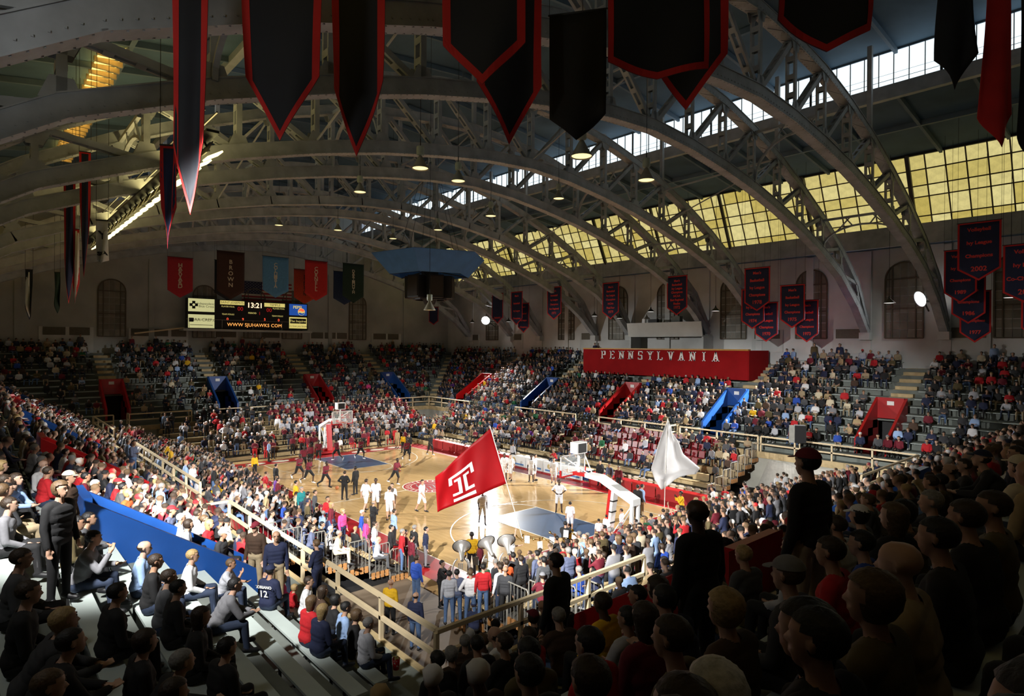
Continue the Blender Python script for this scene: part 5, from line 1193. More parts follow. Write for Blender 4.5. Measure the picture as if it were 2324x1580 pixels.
HAIR['cap'] = hmesh('cap', cv, cf, M_CLOTH)
HAIR['beanie'] = hmesh('beanie', *ell(.104, .120, .112, lambda v: v[2] > .015, oz=.03), M_CLOTH)
mbE = MB()
for s in (-1, 1): mbE.lathe([(.001, .0), (.0125, .001), (.001, .004)], 8, Matrix.Translation((s*.031, .0885, .008)) @ Matrix.Rotation(-math.pi/2, 4, 'X') @ Matrix.Diagonal((1, .6, 1, 1))); mbE.box((s*.033, .0945, .030), (.032, .008, .007))
EYES = mbE.mesh('eyes', M_BLACK)
PAL = dict(blk=(.010, .010, .011), char=(.035, .036, .04), dgrey=(.075, .078, .085), grey=(.20, .20, .215), lgrey=(.44, .45, .49), white=(.76, .76, .77), navy=(.012, .018, .055), blue=(.02, .075, .42), lblue=(.30, .44, .70), red=(.48, .010, .016), maroon=(.15, .008, .020), yellow=(.80, .46, .012), olive=(.10, .075, .028), tan=(.40, .29, .15), brown=(.06, .032, .018), green=(.01, .12, .045), teal=(.01, .20, .21), pink=(.78, .06, .26), orange=(.80, .12, .025), purple=(.15, .035, .30), jean=(.085, .15, .29), djean=(.022, .035, .07), khaki=(.36, .28, .17), cream=(.66, .57, .40), slate=(.10, .12, .20))
HPAL = dict(black=(.007, .006, .006), brown=(.032, .018, .009), light=(.11, .065, .03), blond=(.38, .26, .11), grey=(.24, .23, .215), white=(.62, .61, .58))
CNAME = dict(blk='black', char='charcoal', dgrey='dark grey', grey='grey', lgrey='light grey', white='white', navy='navy', blue='blue', lblue='light blue', red='red', maroon='maroon', yellow='yellow', olive='olive', tan='tan', brown='brown', green='green', teal='teal', pink='pink', orange='orange', purple='purple', cream='cream', slate='slate blue', khaki='khaki', jean='denim', djean='dark denim')
SKINS = [(.52, .31, .21), (.56, .35, .25), (.48, .28, .18), (.42, .23, .14), (.10, .05, .03), (.06, .03, .018)]
def facing(side): return {'far': -math.pi/2, 'near': math.pi/2, 'farend': 0., 'nearend': math.pi, 'floor': math.pi/2}[side.replace('_low', '')]
GMAT = []
def gmat(m):
    return m
N_EYE = [0]
PEOPLE = []     # (object, label parts)
def person(pos, yaw, pose, shirt, pants, hair, style='s', sleeve='long', shorts=False, skin=None, cap=None, sc=1., shoe='blk', label=None, area='', eyes=False, child=1.):
    P = PROTO[pose]; k = sc*child
    b = obj('person', P['body'], None, tuple(pos), (0, 0, yaw-math.pi/2), (k, k, k)); sk = SKINS[skin if skin is not None else 0]; b.color = (*sk, 1)
    def part(n, me, col): o = obj(n, me, b); o.color = (*col, 1); return o
    part('shirt', P[sleeve], PAL[shirt] if isinstance(shirt, str) else shirt); part('trousers', P['shorts'] if shorts else P['pants'], PAL[pants] if isinstance(pants, str) else pants); part('shoe', P['shoeL'], PAL[shoe]); part('shoe', P['shoeR'], PAL[shoe])
    hc, Rh = P['head']; HM = Matrix.Translation(Vector(hc)) @ Matrix([list(r) for r in Rh]).to_4x4()
    if style != 'x': h = part('hair', HAIR[style], HPAL[hair]); h.matrix_local = HM
    if cap:
        h = part('beanie' if cap[0] == 'n' else 'cap', HAIR['beanie' if cap[0] == 'n' else 'cap'], PAL[cap[1:]]); h.matrix_local = HM
    if eyes: e = obj('eyes', EYES, b); e.matrix_local = HM
    PEOPLE.append(dict(o=b, label=label, pose=pose, shirt=shirt, hair=hair, style=style, cap=cap, area=area, u=project(np.array(pos)+np.array((0, 0, 1.2)))[0]))
    return b
def seek(u, v, h, t=1.9):
    """walk down the pixel's ray to where a head top h above the walking surface lies on it"""
    o, d = ray(u, v)
    while t < 90:
        p = o+d*t; z = surf(p[0], p[1])[0]
        if p[2]-z-h <= 0 : return p, surf(p[0], p[1])
        t += .04
    return None, None
def area_text(sf):
    side, k = sf[1], sf[4]
    if side == 'floor': return 'on the floor'
    if side.endswith('_low'): return '%s row, %s lower bleacher' % (ORD[k], SNAME[side[:-4]])
    if k < 0: return '%s walkway' % SNAME[side]
    return '%s row, %s upper stand' % (ORD[k], SNAME[side])
TAKEN = []
SITP = ('sit', 'lean', 'sitx', 'eat', 'sithold')
def hand(u, v, pose, shirt, pants='djean', hair='brown', style='s', yaw=None, label=None, z=None, snap=True, tmin=None, **kw):
    child = kw.get('child', 1.); h = PROTO[pose]['top']*child
    if z is not None: p = onz(u, v, z+h); sf = surf(p[0], p[1]); zz_ = z
    else:
        p, sf = seek(u, v, h, tmin or (1.9 if pose in SITP else 5.5))
        if p is None: return None
        zz_ = sf[0]
        if pose in SITP and sf[1] != 'floor' and snap:       # sit on the bench of that row
            side = sf[1]; low = side.endswith('_low'); sd = side.replace('_low', '')
            d = (low_d(sd, sf[4])+.60) if low else rowd(max(sf[4], 0))+.62
            zz_ = (.30+LRISE*sf[4]) if low else rowz(max(sf[4], 0))
            T = TS(sd); s_ = p[0] if sd in ('far', 'near') else p[1]
            for dl in (0, .3, -.3, .5, -.5, .8, -.8, 1.1, -1.1):
                p = np.array(T(s_+dl, d, zz_))
                if not any((p[0]-a)**2+(p[1]-b)**2 < .44**2 for a, b in TAKEN): break
    side = sf[1]
    if yaw is None: yaw = facing(side)+random.uniform(-.25, .25)
    else: yaw = math.radians(yaw)
    D = project(p)[2]; fd = np.array((math.cos(yaw), math.sin(yaw))); vd = np.array((CAM[0]-p[0], CAM[1]-p[1])); ey = (fd@vd) > 0 and D < 34
    TAKEN.append((p[0], p[1]))
    kw.setdefault('skin', random.choice((0, 0, 1, 2, 3)))
    return person((p[0], p[1], zz_), yaw, pose, shirt, pants, hair, style, label=label, area=area_text(sf), eyes=ey, **kw)
H = hand
# --- foreground, near side stand
H(154, 1071, 'stand', 'brown', 'khaki', 'brown', 's', 60, 'standing person in brown leather jacket and beige flat cap at the left', cap='ccream')
H(134, 1093, 'stand', 'blk', 'blk', 'light', 'w', 40, 'standing person in long black coat with chin-length hair at the left')
H(262, 1196, 'eat', 'grey', 'djean', 'black', 's', 70, 'seated person in grey sweater eating beside the blue wall', skin=2)
H(236, 1163, 'sit', 'olive', 'blk', 'black', 's', 70, 'seated person in olive brown jacket behind the one eating')
H(241, 1182, 'lean', 'dgrey', 'blk', 'black', 's', 75, 'seated person in dark jacket leaning forward next to the one eating')
H(395, 1216, 'sit', 'lblue', 'djean', 'brown', 'b', 75, 'balding person in pale blue polo shirt seated before the blue wall', sleeve='short')
H(421, 1246, 'sit', 'blk', 'djean', 'brown', 's'); H(456, 1279, 'sit', 'dgrey', 'djean', 'brown', 's', sleeve='short')
H(501, 1235, 'sit', 'white', 'djean', 'blond', 's', 70, 'fair-haired person in white shirt seated before the blue wall')
H(551, 1261, 'eat', 'lgrey', 'djean', 'light', 's', 60, 'child in light grey jersey seated at the end of the blue wall', sleeve='short', child=.9)
H(382, 1302, 'sit', 'blk', 'blk', 'black', 's'); H(416, 1315, 'sit', 'blk', 'blk', 'black', 's'); H(514, 1315, 'lean', 'grey', 'djean', 'black', 's', 80, 'person in finely striped grey shirt leaning forward in the shade'); H(552, 1354, 'sit', 'blk', 'blk', 'brown', 'l')
H(84, 1068, 'lean', 'lblue', 'blk', 'brown', 'w', 60, 'person in light blue sweater bending forward at the left edge')
H(253, 1084, 'eat', 'white', 'jean', 'white', 's', 55, 'white-haired person in white shirt and jeans resting a hand on the chin')
H(332, 1105, 'sit', 'orange', 'khaki', 'blond', 'w', 60, 'blond person in bright orange top'); H(356, 1128, 'sit', 'maroon', 'djean', 'brown', 's', child=.85); H(384, 1123, 'sit', 'cream', 'djean', 'brown', 's', child=.85)
H(362, 1095, 'sit', 'lblue', 'djean', 'grey', 's'); H(393, 1094, 'sit', 'lblue', 'djean', 'grey', 's'); H(416, 1110, 'lean', 'char', 'blk', 'brown', 's'); H(417, 1145, 'sit', 'slate', 'djean', 'brown', 's', 60, 'person wearing a crimson cap above the blue wall', cap='cred')
H(437, 1162, 'sit', 'white', 'blk', 'white', 's'); H(459, 1174, 'sit', 'lgrey', 'blk', 'brown', 'w'); H(510, 1173, 'sit', 'red', 'djean', 'blond', 'l', 55, 'person with long blond hair in red jacket near the cream railing'); H(540, 1196, 'sit', 'char', 'blk', 'grey', 's', 50, 'person in white baseball cap and dark jacket at the end of the blue wall', cap='cwhite')
H(487, 1172, 'sit', 'lgrey', 'blk', 'light', 's'); H(475, 1160, 'sit', 'white', 'blk', 'brown', 's'); H(503, 1086, 'lean', 'yellow', 'djean', 'brown', 'w'); H(437, 1050, 'stand', 'white', 'jean', 'black', 's', 50, 'standing person in white sweatshirt and jeans with dark cap', cap='cblk')
H(485, 1055, 'stand', 'blk', 'jean', 'brown', 's'); H(376, 1062, 'sit', 'red', 'djean', 'brown', 'w'); H(340, 1046, 'sit', 'cream', 'maroon', 'blond', 'w', -30); H(411, 1055, 'sit', 'green', 'djean', 'brown', 's', cap='cgreen')
H(302, 1000, 'standx', 'slate', 'jean', 'black', 's', 50, 'standing person in slate blue shirt beside another beyond the red wall'); H(290, 996, 'stand', 'lblue', 'jean', 'grey', 's'); H(382, 1003, 'hips', 'yellow', 'blk', 'black', 's', 60, 'usher in yellow shirt standing beyond the near side red wall', skin=4); H(424, 1005, 'stand', 'tan', 'blk', 'light', 's')
H(86, 1046, 'sit', 'white', 'djean', 'grey', 'b', 45, 'bald person in white top near the left edge'); H(294, 1084, 'sit', 'red', 'djean', 'brown', 's', cap='cred'); H(314, 1088, 'sit', 'dgrey', 'djean', 'black', 's'); H(274, 1072, 'sit', 'navy', 'djean', 'grey', 'b'); H(220, 1070, 'sit', 'maroon', 'djean', 'black', 's'); H(191, 1060, 'sit', 'red', 'djean', 'black', 's'); H(173, 1017, 'sit', 'white', 'djean', 'black', 's'); H(134, 1037, 'sit', 'grey', 'djean', 'grey', 's'); H(106, 1007, 'sit', 'lgrey', 'djean', 'grey', 's'); H(125, 1059, 'sit', 'red', 'djean', 'brown', 's'); H(64, 1033, 'sit', 'maroon', 'blk', 'brown', 'l'); H(8, 1073, 'sit', 'dgrey', 'blk', 'brown', 's'); H(40, 1000, 'sit', 'dgrey', 'djean', 'grey', 's'); H(18, 960, 'sit', 'red', 'blk', 'blond', 'w'); H(66, 1036, 'sit', 'blk', 'djean', 'blond', 'w')
H(581, 1186, 'stand', 'brown', 'khaki', 'brown', 's', -50, 'standing person in brown leather jacket and maroon cap', cap='cmaroon', skin=1)
H(627, 1206, 'stand', 'navy', 'khaki', 'white', 'b', -20, 'white-haired person in navy blazer and khaki trousers on the steps')
H(720, 1226, 'standx', 'navy', 'navy', 'light', 's', 215, 'person in navy tracksuit with white sleeve stripes at the walkway railing')
sj = H(645, 1279, 'sit', 'navy', 'djean', 'black', 's', 125, 'seated person in navy jersey reading SORIANO 12 and navy cap', cap='cnavy', sleeve='short', skin=3)
H(664, 1240, 'sit', 'tan', 'djean', 'black', 's'); H(729, 1300, 'sit', 'white', 'djean', 'brown', 's', 60, 'person in white shirt seated by the walkway railing'); H(737, 1347, 'sit', 'red', 'djean', 'light', 'l', 100, 'person in red hooded top on the front empty benches')
H(771, 1362, 'sit', 'navy', 'djean', 'blond', 'l', 100, 'person with long blond hair in dark top on the front empty benches'); H(755, 1324, 'sit', 'brown', 'djean', 'brown', 'l'); H(802, 1338, 'sit', 'pink', 'pink', 'blond', 'w', 80, 'small child in bright pink jacket by the railing', child=.72); H(822, 1331, 'sit', 'blk', 'blk', 'black', 'w'); H(846, 1369, 'sit', 'red', 'djean', 'blond', 'w', 80, 'small blond child in red by the railing', child=.7)
H(871, 1352, 'sit', 'lblue', 'djean', 'black', 's', 80, 'person in pale blue shirt at the front of the near side stand'); H(906, 1378, 'sit', 'blk', 'blk', 'light', 'w', 70, 'person with bushy brown hair in black leather jacket'); H(961, 1414, 'sit', 'lgrey', 'djean', 'grey', 's', 85, 'grey-haired person in pale shirt at the corner of the railings')
H(886, 1323, 'stand', 'yellow', 'blk', 'brown', 'x', 120, 'usher in yellow shirt standing on the floor below the railing', z=0, sleeve='short', skin=3, sc=1.06); H(943, 1352, 'stand', 'navy', 'jean', 'black', 'b', 120, 'person in navy shirt and jeans on the floor below the railing', z=0, sc=1.05); H(945, 1266, 'stand', 'blue', 'jean', 'brown', 's', 100, 'person in bright blue sweatshirt at the bleacher end', z=0, sc=1.05)
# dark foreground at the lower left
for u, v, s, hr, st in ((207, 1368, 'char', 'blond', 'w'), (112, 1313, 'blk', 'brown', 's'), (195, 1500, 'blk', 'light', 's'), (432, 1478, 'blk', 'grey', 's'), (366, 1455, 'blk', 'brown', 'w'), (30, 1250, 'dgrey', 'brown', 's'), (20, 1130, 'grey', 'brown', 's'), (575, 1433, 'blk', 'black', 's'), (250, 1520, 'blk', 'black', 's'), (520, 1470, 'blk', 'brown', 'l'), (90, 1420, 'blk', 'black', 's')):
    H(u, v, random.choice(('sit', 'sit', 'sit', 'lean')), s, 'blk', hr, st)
# --- near side lower bleacher and sideline
for a in ((850, 1184, 'stand', 'white', 'jean', 'brown', 's', 70, 'person in white hooded top and jeans at the bleacher rail'), (912, 1211, 'stand', 'red', 'jean', 'grey', 's', 60, 'person in red sweater and jeans at the bleacher rail'), (830, 1174, 'stand', 'pink', 'dgrey', 'light', 'l', 60), (821, 1158, 'stand', 'blue', 'khaki', 'white', 's', 60, 'white-haired person in blue shirt and khaki trousers'), (777, 1154, 'stand', 'pink', 'navy', 'blond', 'w', 30), (887, 1192, 'stand', 'blk', 'blk', 'black', 's', 60), (873, 1237, 'sit', 'lgrey', 'dgrey', 'white', 'b', 60), (684, 1105, 'stand', 'teal', 'djean', 'grey', 's', 20, 'person in teal jacket by the near sideline'), (698, 1117, 'stand', 'char', 'cream', 'black', 's', 100, 'person in charcoal sweater and pale trousers'), (714, 1113, 'stand', 'dgrey', 'djean', 'brown', 's', 60), (743, 1127, 'stand', 'red', 'jean', 'brown', 's', 20), (751, 1140, 'stand', 'maroon', 'jean', 'blond', 'l', 60), (630, 1085, 'stand', 'maroon', 'khaki', 'brown', 's', 70, 'person in maroon sweater and khaki trousers stepping on the bleacher'), (671, 1091, 'stand', 'yellow', 'blk', 'black', 's', 80), (618, 1144, 'sit', 'white', 'djean', 'brown', 's', 60), (634, 1156, 'sit', 'lgrey', 'djean', 'brown', 's', 60), (659, 1157, 'sit', 'grey', 'djean', 'black', 's', 40), (712, 1166, 'sit', 'blk', 'blk', 'black', 's', 60), (727, 1172, 'sit', 'char', 'blk', 'grey', 's', 60), (748, 1175, 'sit', 'blk', 'blk', 'black', 's', 60), (755, 1193, 'sit', 'lgrey', 'lgrey', 'white', 's', 60), (775, 1203, 'sit', 'cream', 'cream', 'grey', 's', 60), (700, 1180, 'sit', 'slate', 'djean', 'brown', 's', 60), (722, 1190, 'sit', 'slate', 'djean', 'brown', 's', 60), (595, 1120, 'sit', 'white', 'djean', 'brown', 's', 60), (575, 1112, 'sit', 'lblue', 'djean', 'grey', 's', 60), (560, 1060, 'sit', 'blk', 'djean', 'light', 'w', 60), (605, 1078, 'sit', 'char', 'djean', 'black', 's', 60), (545, 1095, 'sit', 'lgrey', 'djean', 'brown', 's', 60), (530, 1080, 'sit', 'char', 'djean', 'brown', 's', 60)): H(*a)
for a in ((847, 1137, 'standx', 'blk', 'blk', 'grey', 'b', 100, 'balding person in black suit watching from the near sideline'), (894, 1156, 'stand', 'lblue', 'blk', 'brown', 's', 80, 'person in pale blue shirt and dark trousers on the near sideline'), (940, 1192, 'stand', 'blk', 'grey', 'grey', 's', 90, 'grey-haired person in black suit on the near sideline'), (966, 1196, 'stand', 'navy', 'grey', 'black', 's', 60, 'dark-haired person in navy suit on the near sideline'), (919, 1203, 'stand', 'maroon', 'blk', 'black', 's', 80), (934, 1215, 'stand', 'maroon', 'blk', 'black', 's', 80)): H(*a, z=0)
# --- players and officials on the court
WH = dict(z=.02, sleeve='short', shorts=True, shoe='blk', sc=1.09); DKP = dict(z=.02, sleeve='short', shorts=True, shoe='white', sc=1.09, skin=5)
for u, v, ps, yw, lb in ((830, 1094, 'walk', 110, 'player in white kit at the left of the white group'), (853, 1092, 'stand', -40, 'player in white kit facing the camera in the left group'), (890, 1103, 'stand', -60, 'player in white kit partly behind another in mid court'), (884, 1111, 'stand', 120, 'player in white kit nearest in the left group, back turned'), (957, 1095, 'walk', 20, 'player in white kit walking right of the centre circle'), (1159, 1036, 'walk', -60, 'player in white kit near the boards, right of the red flag'), (1145, 1034, 'stand', -50, 'player in white kit half hidden by the red flag'), (1206, 1038, 'stand', -50, 'player in white kit standing before the advertising boards'), (1214, 1036, 'stand', 40, 'player in white kit behind another before the boards'), (1257, 1044, 'walk', -45, 'player in white kit left of the near backboard'), (1269, 1095, 'hips', -45, 'player in white kit facing the camera at the near lane'), (1095, 1118, 'walk', -30, 'player in white kit seen only by the legs under the red flag')): H(u, v, ps, 'white', 'white', 'brown', 's', yw, lb, **{**WH, 'skin': random.choice((0, 1, 5))})
for u, v, ps, yw, sh, lb in ((678, 1036, 'run', 20, 'maroon', 'player in maroon top leading the line at the left'), (700, 1044, 'run', 30, 'maroon', 'player in maroon top second in the left line'), (689, 1017, 'walk', 0, 'maroon', 'player in maroon top standing behind the left line'), (704, 1011, 'stand', -40, 'maroon', 'player in maroon top under the far basket, left'), (723, 1003, 'run', -20, 'maroon', 'player in maroon top running left of the far basket'), (765, 1001, 'run', 200, 'maroon', 'player in maroon top under the far rim'), (818, 998, 'run', 10, 'maroon', 'player in maroon top running past the far lane'), (923, 1001, 'run', -10, 'maroon', 'player in maroon top running near the far right corner'), (977, 989, 'walk', 10, 'blk', 'player in black top by the far red tables'), (898, 1045, 'dribble', 20, 'maroon', 'player in maroon top dribbling toward the centre circle')): H(u, v, ps, sh, 'blk', 'black', 's', yw, lb, **DKP)
H(738, 1052, 'run', 'maroon', 'blk', 'black', 's', 20, 'player in maroon top and long black trousers running', z=.02, sleeve='short', skin=5, sc=1.08); H(626, 1053, 'stand', 'blk', 'blk', 'black', 's', 100, 'person in black overcoat standing at the far left of the court', z=.02)
H(782, 1072, 'hips', 'blk', 'blk', 'brown', 's', 130, 'coach in black suit, left of the pair in mid court', z=.02, sc=1.04); H(807, 1062, 'stand', 'blk', 'blk', 'black', 's', 200, 'coach in black suit, right of the pair in mid court', z=.02, skin=4, sc=1.05)
for a, k in (((1294, 1139, 'stand', 'white', 'white', 'black', 's', 130, 'child in white kit under the near basket'), dict(child=.9, sleeve='short', shorts=True)), ((1359, 1178, 'stand', 'white', 'maroon', 'black', 's', 140, 'child in white shirt behind the near lane'), dict(child=.72, sleeve='short')), ((1377, 1168, 'stand', 'white', 'red', 'black', 's', 100, 'child in white shirt left of the red post'), dict(child=.8, sleeve='short')), ((1411, 1155, 'stand', 'white', 'red', 'brown', 's', 200, 'child in white shirt between post and rear legs of the near basket'), dict(child=.85, sleeve='short')),
    ((1071, 1213, 'stand', 'yellow', 'blk', 'black', 's', 150, 'usher in yellow shirt beside the sousaphones'), dict(skin=4, sc=1.05)), ((1090, 1227, 'stand', 'maroon', 'blk', 'black', 's', 60, 'person in maroon top beside the yellow usher'), {}), ((1547, 1115, 'hold', 'yellow', 'blk', 'black', 's', 230, 'usher in yellow shirt by the cream chairs right of the white flag'), dict(skin=4)), ((1447, 1105, 'stand', 'blk', 'blk', 'black', 's', 100, 'person in black leather jacket behind the near basket'), dict(sc=1.06)), ((1457, 1103, 'stand', 'lblue', 'khaki', 'black', 's', 60, 'person in blue denim jacket and khaki trousers behind the near basket'), dict(sc=1.05)),
    ((1161, 1195, 'armup', 'white', 'maroon', 'brown', 's', 60, 'flag bearer in white shirt holding up the red flag'), dict(sleeve='short')), ((1506, 1140, 'armup', 'white', 'white', 'brown', 's', 130, 'flag bearer in white shirt and trousers holding up the white flag'), dict(sleeve='short')), ((1283, 1184, 'hold', 'blk', 'blk', 'black', 's', 120, 'camera operator in black at the near lane'), {}), ((1293, 1190, 'stand', 'yellow', 'blk', 'black', 's', 120, 'child in yellow shirt beside the camera operator'), dict(child=.8)), ((1383, 1052, 'stand', 'slate', 'khaki', 'black', 's', -80, 'person in blue vest standing on the far sideline'), {}), ((1404, 1058, 'stand', 'maroon', 'blk', 'grey', 's', -70, 'person in maroon shirt standing on the far sideline'), {}), ((1362, 1045, 'stand', 'blk', 'blk', 'brown', 's', -60, 'person in black jacket with red scarf on the far sideline'), {}), ((1300, 1015, 'stand', 'blue', 'blk', 'black', 's', -60), {}), ((1164, 1005, 'stand', 'lgrey', 'blk', 'brown', 's', 100), {}), ((610, 1000, 'stand', 'lblue', 'blk', 'black', 's', 60), {}), ((578, 1030, 'stand', 'yellow', 'blk', 'black', 's', 20, 'usher in yellow shirt at the far left corner of the court'), dict(skin=4)), ((902, 975, 'stand', 'tan', 'tan', 'grey', 's', -70, 'person in tan suit at the far right corner of the court'), {}), ((915, 984, 'stand', 'yellow', 'blk', 'black', 's', -70), dict(skin=4)), ((929, 985, 'stand', 'blk', 'blk', 'black', 's', -60), {})): H(*a, z=.02, **k)
# --- near end: band and standing fans
for a, zz_ in (((1020, 1296, 'stand', 'lgrey', 'jean', 'black', 's', 150, 'person in light grey sweatshirt at the left of the four at the pipe rail'), .63), ((1037, 1293, 'stand', 'slate', 'jean', 'black', 's', 150, 'person in slate sweatshirt at the pipe rail'), .63), ((1068, 1294, 'hips', 'white', 'jean', 'light', 's', 150, 'person in white sweatshirt at the pipe rail'), .63), ((1097, 1280, 'stand', 'red', 'jean', 'black', 's', 150, 'person in red hooded top and jeans at the pipe rail'), .96), ((1001, 1272, 'hold', 'blk', 'blk', 'black', 's', 40, 'photographer in black leather jacket holding a camera to the eye'), .0)): H(*a, z=zz_)
H(1147, 1298, 'stand', 'char', 'blk', 'brown', 'x', 130, 'bald person in dark vest over pale blue sleeves', skin=3, tmin=10); H(1265, 1273, 'stand', 'blk', 'blk', 'black', 's', 190, 'tall person in black jacket standing on the near end walkway', skin=2, sc=1.05, tmin=8); j14 = H(1204, 1325, 'sithold', 'maroon', 'djean', 'brown', 's', 150, 'person in grey cap and maroon jersey number 14', cap='cgrey', sleeve='short')
for a in ((1183, 1262, 'stand', 'blk', 'blk', 'brown', 's'), (1136, 1281, 'stand', 'white', 'djean', 'brown', 's', None, 'band member in blue cap', ), (1150, 1270, 'stand', 'orange', 'djean', 'brown', 's'), (1235, 1264, 'stand', 'dgrey', 'blk', 'black', 's'), (1291, 1243, 'stand', 'slate', 'djean', 'grey', 's'), (1327, 1213, 'stand', 'lblue', 'djean', 'white', 'b', None, 'tall white-haired person in light blue shirt among the near end fans'), (1342, 1224, 'stand', 'white', 'djean', 'light', 's'), (1367, 1207, 'stand', 'olive', 'blk', 'light', 's'), (1279, 1233, 'stand', 'red', 'djean', 'black', 's'), (1265, 1217, 'stand', 'blk', 'blk', 'black', 's'), (1452, 1188, 'stand', 'blk', 'blk', 'black', 's', -60), (1220, 1250, 'stand', 'slate', 'blk', 'black', 's'), (1165, 1255, 'stand', 'char', 'blk', 'black', 's'), (1300, 1280, 'sit', 'blue', 'djean', 'grey', 's'), (1540, 1215, 'sit', 'white', 'djean', 'brown', 's'), (1315, 1206, 'stand', 'cream', 'blk', 'grey', 's'), (1384, 1198, 'stand', 'slate', 'blk', 'grey', 's'), (1405, 1215, 'stand', 'navy', 'blk', 'light', 'l'), (1345, 1254, 'sit', 'blk', 'blk', 'brown', 's'), (1430, 1218, 'stand', 'brown', 'blk', 'light', 'w'), (1490, 1208, 'sit', 'grey', 'blk', 'grey', 's'), (1520, 1225, 'sit', 'red', 'blk', 'brown', 's'), (1470, 1225, 'sit', 'blue', 'blk', 'brown', 's'), (1580, 1130, 'stand', 'cream', 'blk', 'blond', 'l', 200), (1618, 1105, 'stand', 'white', 'lgrey', 'brown', 's', 200), (1663, 1117, 'stand', 'tan', 'blk', 'light', 's'), (1690, 1095, 'stand', 'lgrey', 'blk', 'brown', 's'), (1602, 1210, 'sit', 'white', 'blk', 'brown', 's', None, None, None, True), (1765, 1075, 'stand', 'white', 'dgrey', 'brown', 's', 150), (1779, 1072, 'stand', 'white', 'blk', 'brown', 's', 150), (1668, 1131, 'stand', 'navy', 'blk', 'black', 's', 170), (1720, 1105, 'stand', 'blk', 'blk', 'black', 's', 170), (1700, 1110, 'stand', 'brown', 'blk', 'brown', 's', 170)): H(*a[:9], tmin=13 if a[0] < 1560 else 17)
# --- near end upper stand, mostly in shade
for a in ((1838, 1078, 'stand', 'blk', 'khaki', 'black', 's', 170, 'large standing person in black jacket, maroon cap and khaki trousers in the shade'), (1587, 1172, 'stand', 'blk', 'blk', 'brown', 'b', 165, 'dark standing figure with bald head before the near end fans')): H(*a, sc=1.06, **({'cap': 'cmaroon'} if a[0] > 1800 else {'skin': 5}))
H(2207, 1031, 'lean', 'cream', 'djean', 'brown', 's', 150, 'person in cream shirt and cream cap leaning forward at the right', cap='ccream'); H(2265, 1029, 'sit', 'tan', 'blk', 'brown', 'x', 160, 'bald person behind the one in the cream cap at the right')
H(1521, 1486, 'sit', 'blk', 'blk', 'white', 's', 150, 'white-haired head in the bottom foreground')
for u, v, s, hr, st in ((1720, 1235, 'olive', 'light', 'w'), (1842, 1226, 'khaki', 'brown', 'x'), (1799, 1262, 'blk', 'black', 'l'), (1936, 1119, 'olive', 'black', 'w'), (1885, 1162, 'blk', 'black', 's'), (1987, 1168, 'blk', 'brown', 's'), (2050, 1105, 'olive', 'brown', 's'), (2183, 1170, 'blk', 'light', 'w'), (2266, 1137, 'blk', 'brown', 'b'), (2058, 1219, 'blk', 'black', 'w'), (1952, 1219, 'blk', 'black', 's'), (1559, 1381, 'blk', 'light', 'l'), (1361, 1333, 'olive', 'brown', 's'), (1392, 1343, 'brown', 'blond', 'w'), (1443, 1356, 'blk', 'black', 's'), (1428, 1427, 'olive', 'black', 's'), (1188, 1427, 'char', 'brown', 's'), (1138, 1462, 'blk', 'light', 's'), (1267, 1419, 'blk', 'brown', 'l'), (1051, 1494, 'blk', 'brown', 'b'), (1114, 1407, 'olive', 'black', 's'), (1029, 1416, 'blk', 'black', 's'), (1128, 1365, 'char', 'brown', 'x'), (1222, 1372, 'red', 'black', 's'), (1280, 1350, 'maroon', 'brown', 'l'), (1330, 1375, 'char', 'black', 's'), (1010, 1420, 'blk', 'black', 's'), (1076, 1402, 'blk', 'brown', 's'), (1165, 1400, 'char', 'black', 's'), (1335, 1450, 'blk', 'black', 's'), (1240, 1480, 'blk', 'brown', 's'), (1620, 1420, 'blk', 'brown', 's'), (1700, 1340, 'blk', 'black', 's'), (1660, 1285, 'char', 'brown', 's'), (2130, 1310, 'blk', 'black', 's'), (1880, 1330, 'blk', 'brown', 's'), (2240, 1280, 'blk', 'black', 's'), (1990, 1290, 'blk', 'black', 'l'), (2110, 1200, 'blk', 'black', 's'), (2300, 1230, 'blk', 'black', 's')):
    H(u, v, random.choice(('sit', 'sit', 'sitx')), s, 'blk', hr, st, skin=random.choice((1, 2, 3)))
H(1076, 1370, 'sit', 'navy', 'blk', 'brown', 's', 150, 'person in dark beanie at the near end railing', cap='nnavy')
for u, v, s, hr in ((1660, 1205, 'lgrey', 'brown'), (1690, 1200, 'tan', 'grey'), (1720, 1180, 'white', 'brown'), (1745, 1190, 'red', 'brown'), (1760, 1165, 'dgrey', 'black'), (1780, 1150, 'blk', 'black'), (1628, 1190, 'blk', 'brown'), (1640, 1230, 'char', 'light'), (1815, 1180, 'navy', 'black'), (1790, 1110, 'red', 'black'), (1830, 1060, 'blk', 'black'), (1870, 1110, 'blk', 'brown'), (1900, 1095, 'lgrey', 'light'), (1960, 1080, 'blk', 'brown'), (1990, 1070, 'char', 'brown'), (2020, 1040, 'maroon', 'black'), (2090, 1020, 'red', 'brown'), (2120, 1005, 'blk', 'brown'), (2160, 990, 'blk', 'brown'), (2240, 975, 'dgrey', 'brown'), (2290, 970, 'blk', 'black'), (2030, 1000, 'maroon', 'brown'), (1930, 1040, 'navy', 'black'), (1985, 1015, 'dgrey', 'black')):
    H(u, v, 'sit', s, 'blk', hr, random.choice('sssw'), cap=random.choice((None, None, None, 'cwhite', 'cgrey')))
# jersey lettering
def back_text(o, body, size, z, y, m=M_LETTER):
    t = obj('lettering', text_mesh(body, size, m, bold=.004), KIDS[o.name][0]); t.matrix_local = frame((0, y, z), (1, 0, 0), (0, -.12, 1)); return t
for o, ls in ((sj, (('SORIANO', .085, .96, -.150), ('12', .20, .82, -.150))), (j14, (('14', .20, .84, -.150),))):
    if o:
        for b_, s_, z_, y_ in ls: back_text(o, b_, s_, z_, y_)

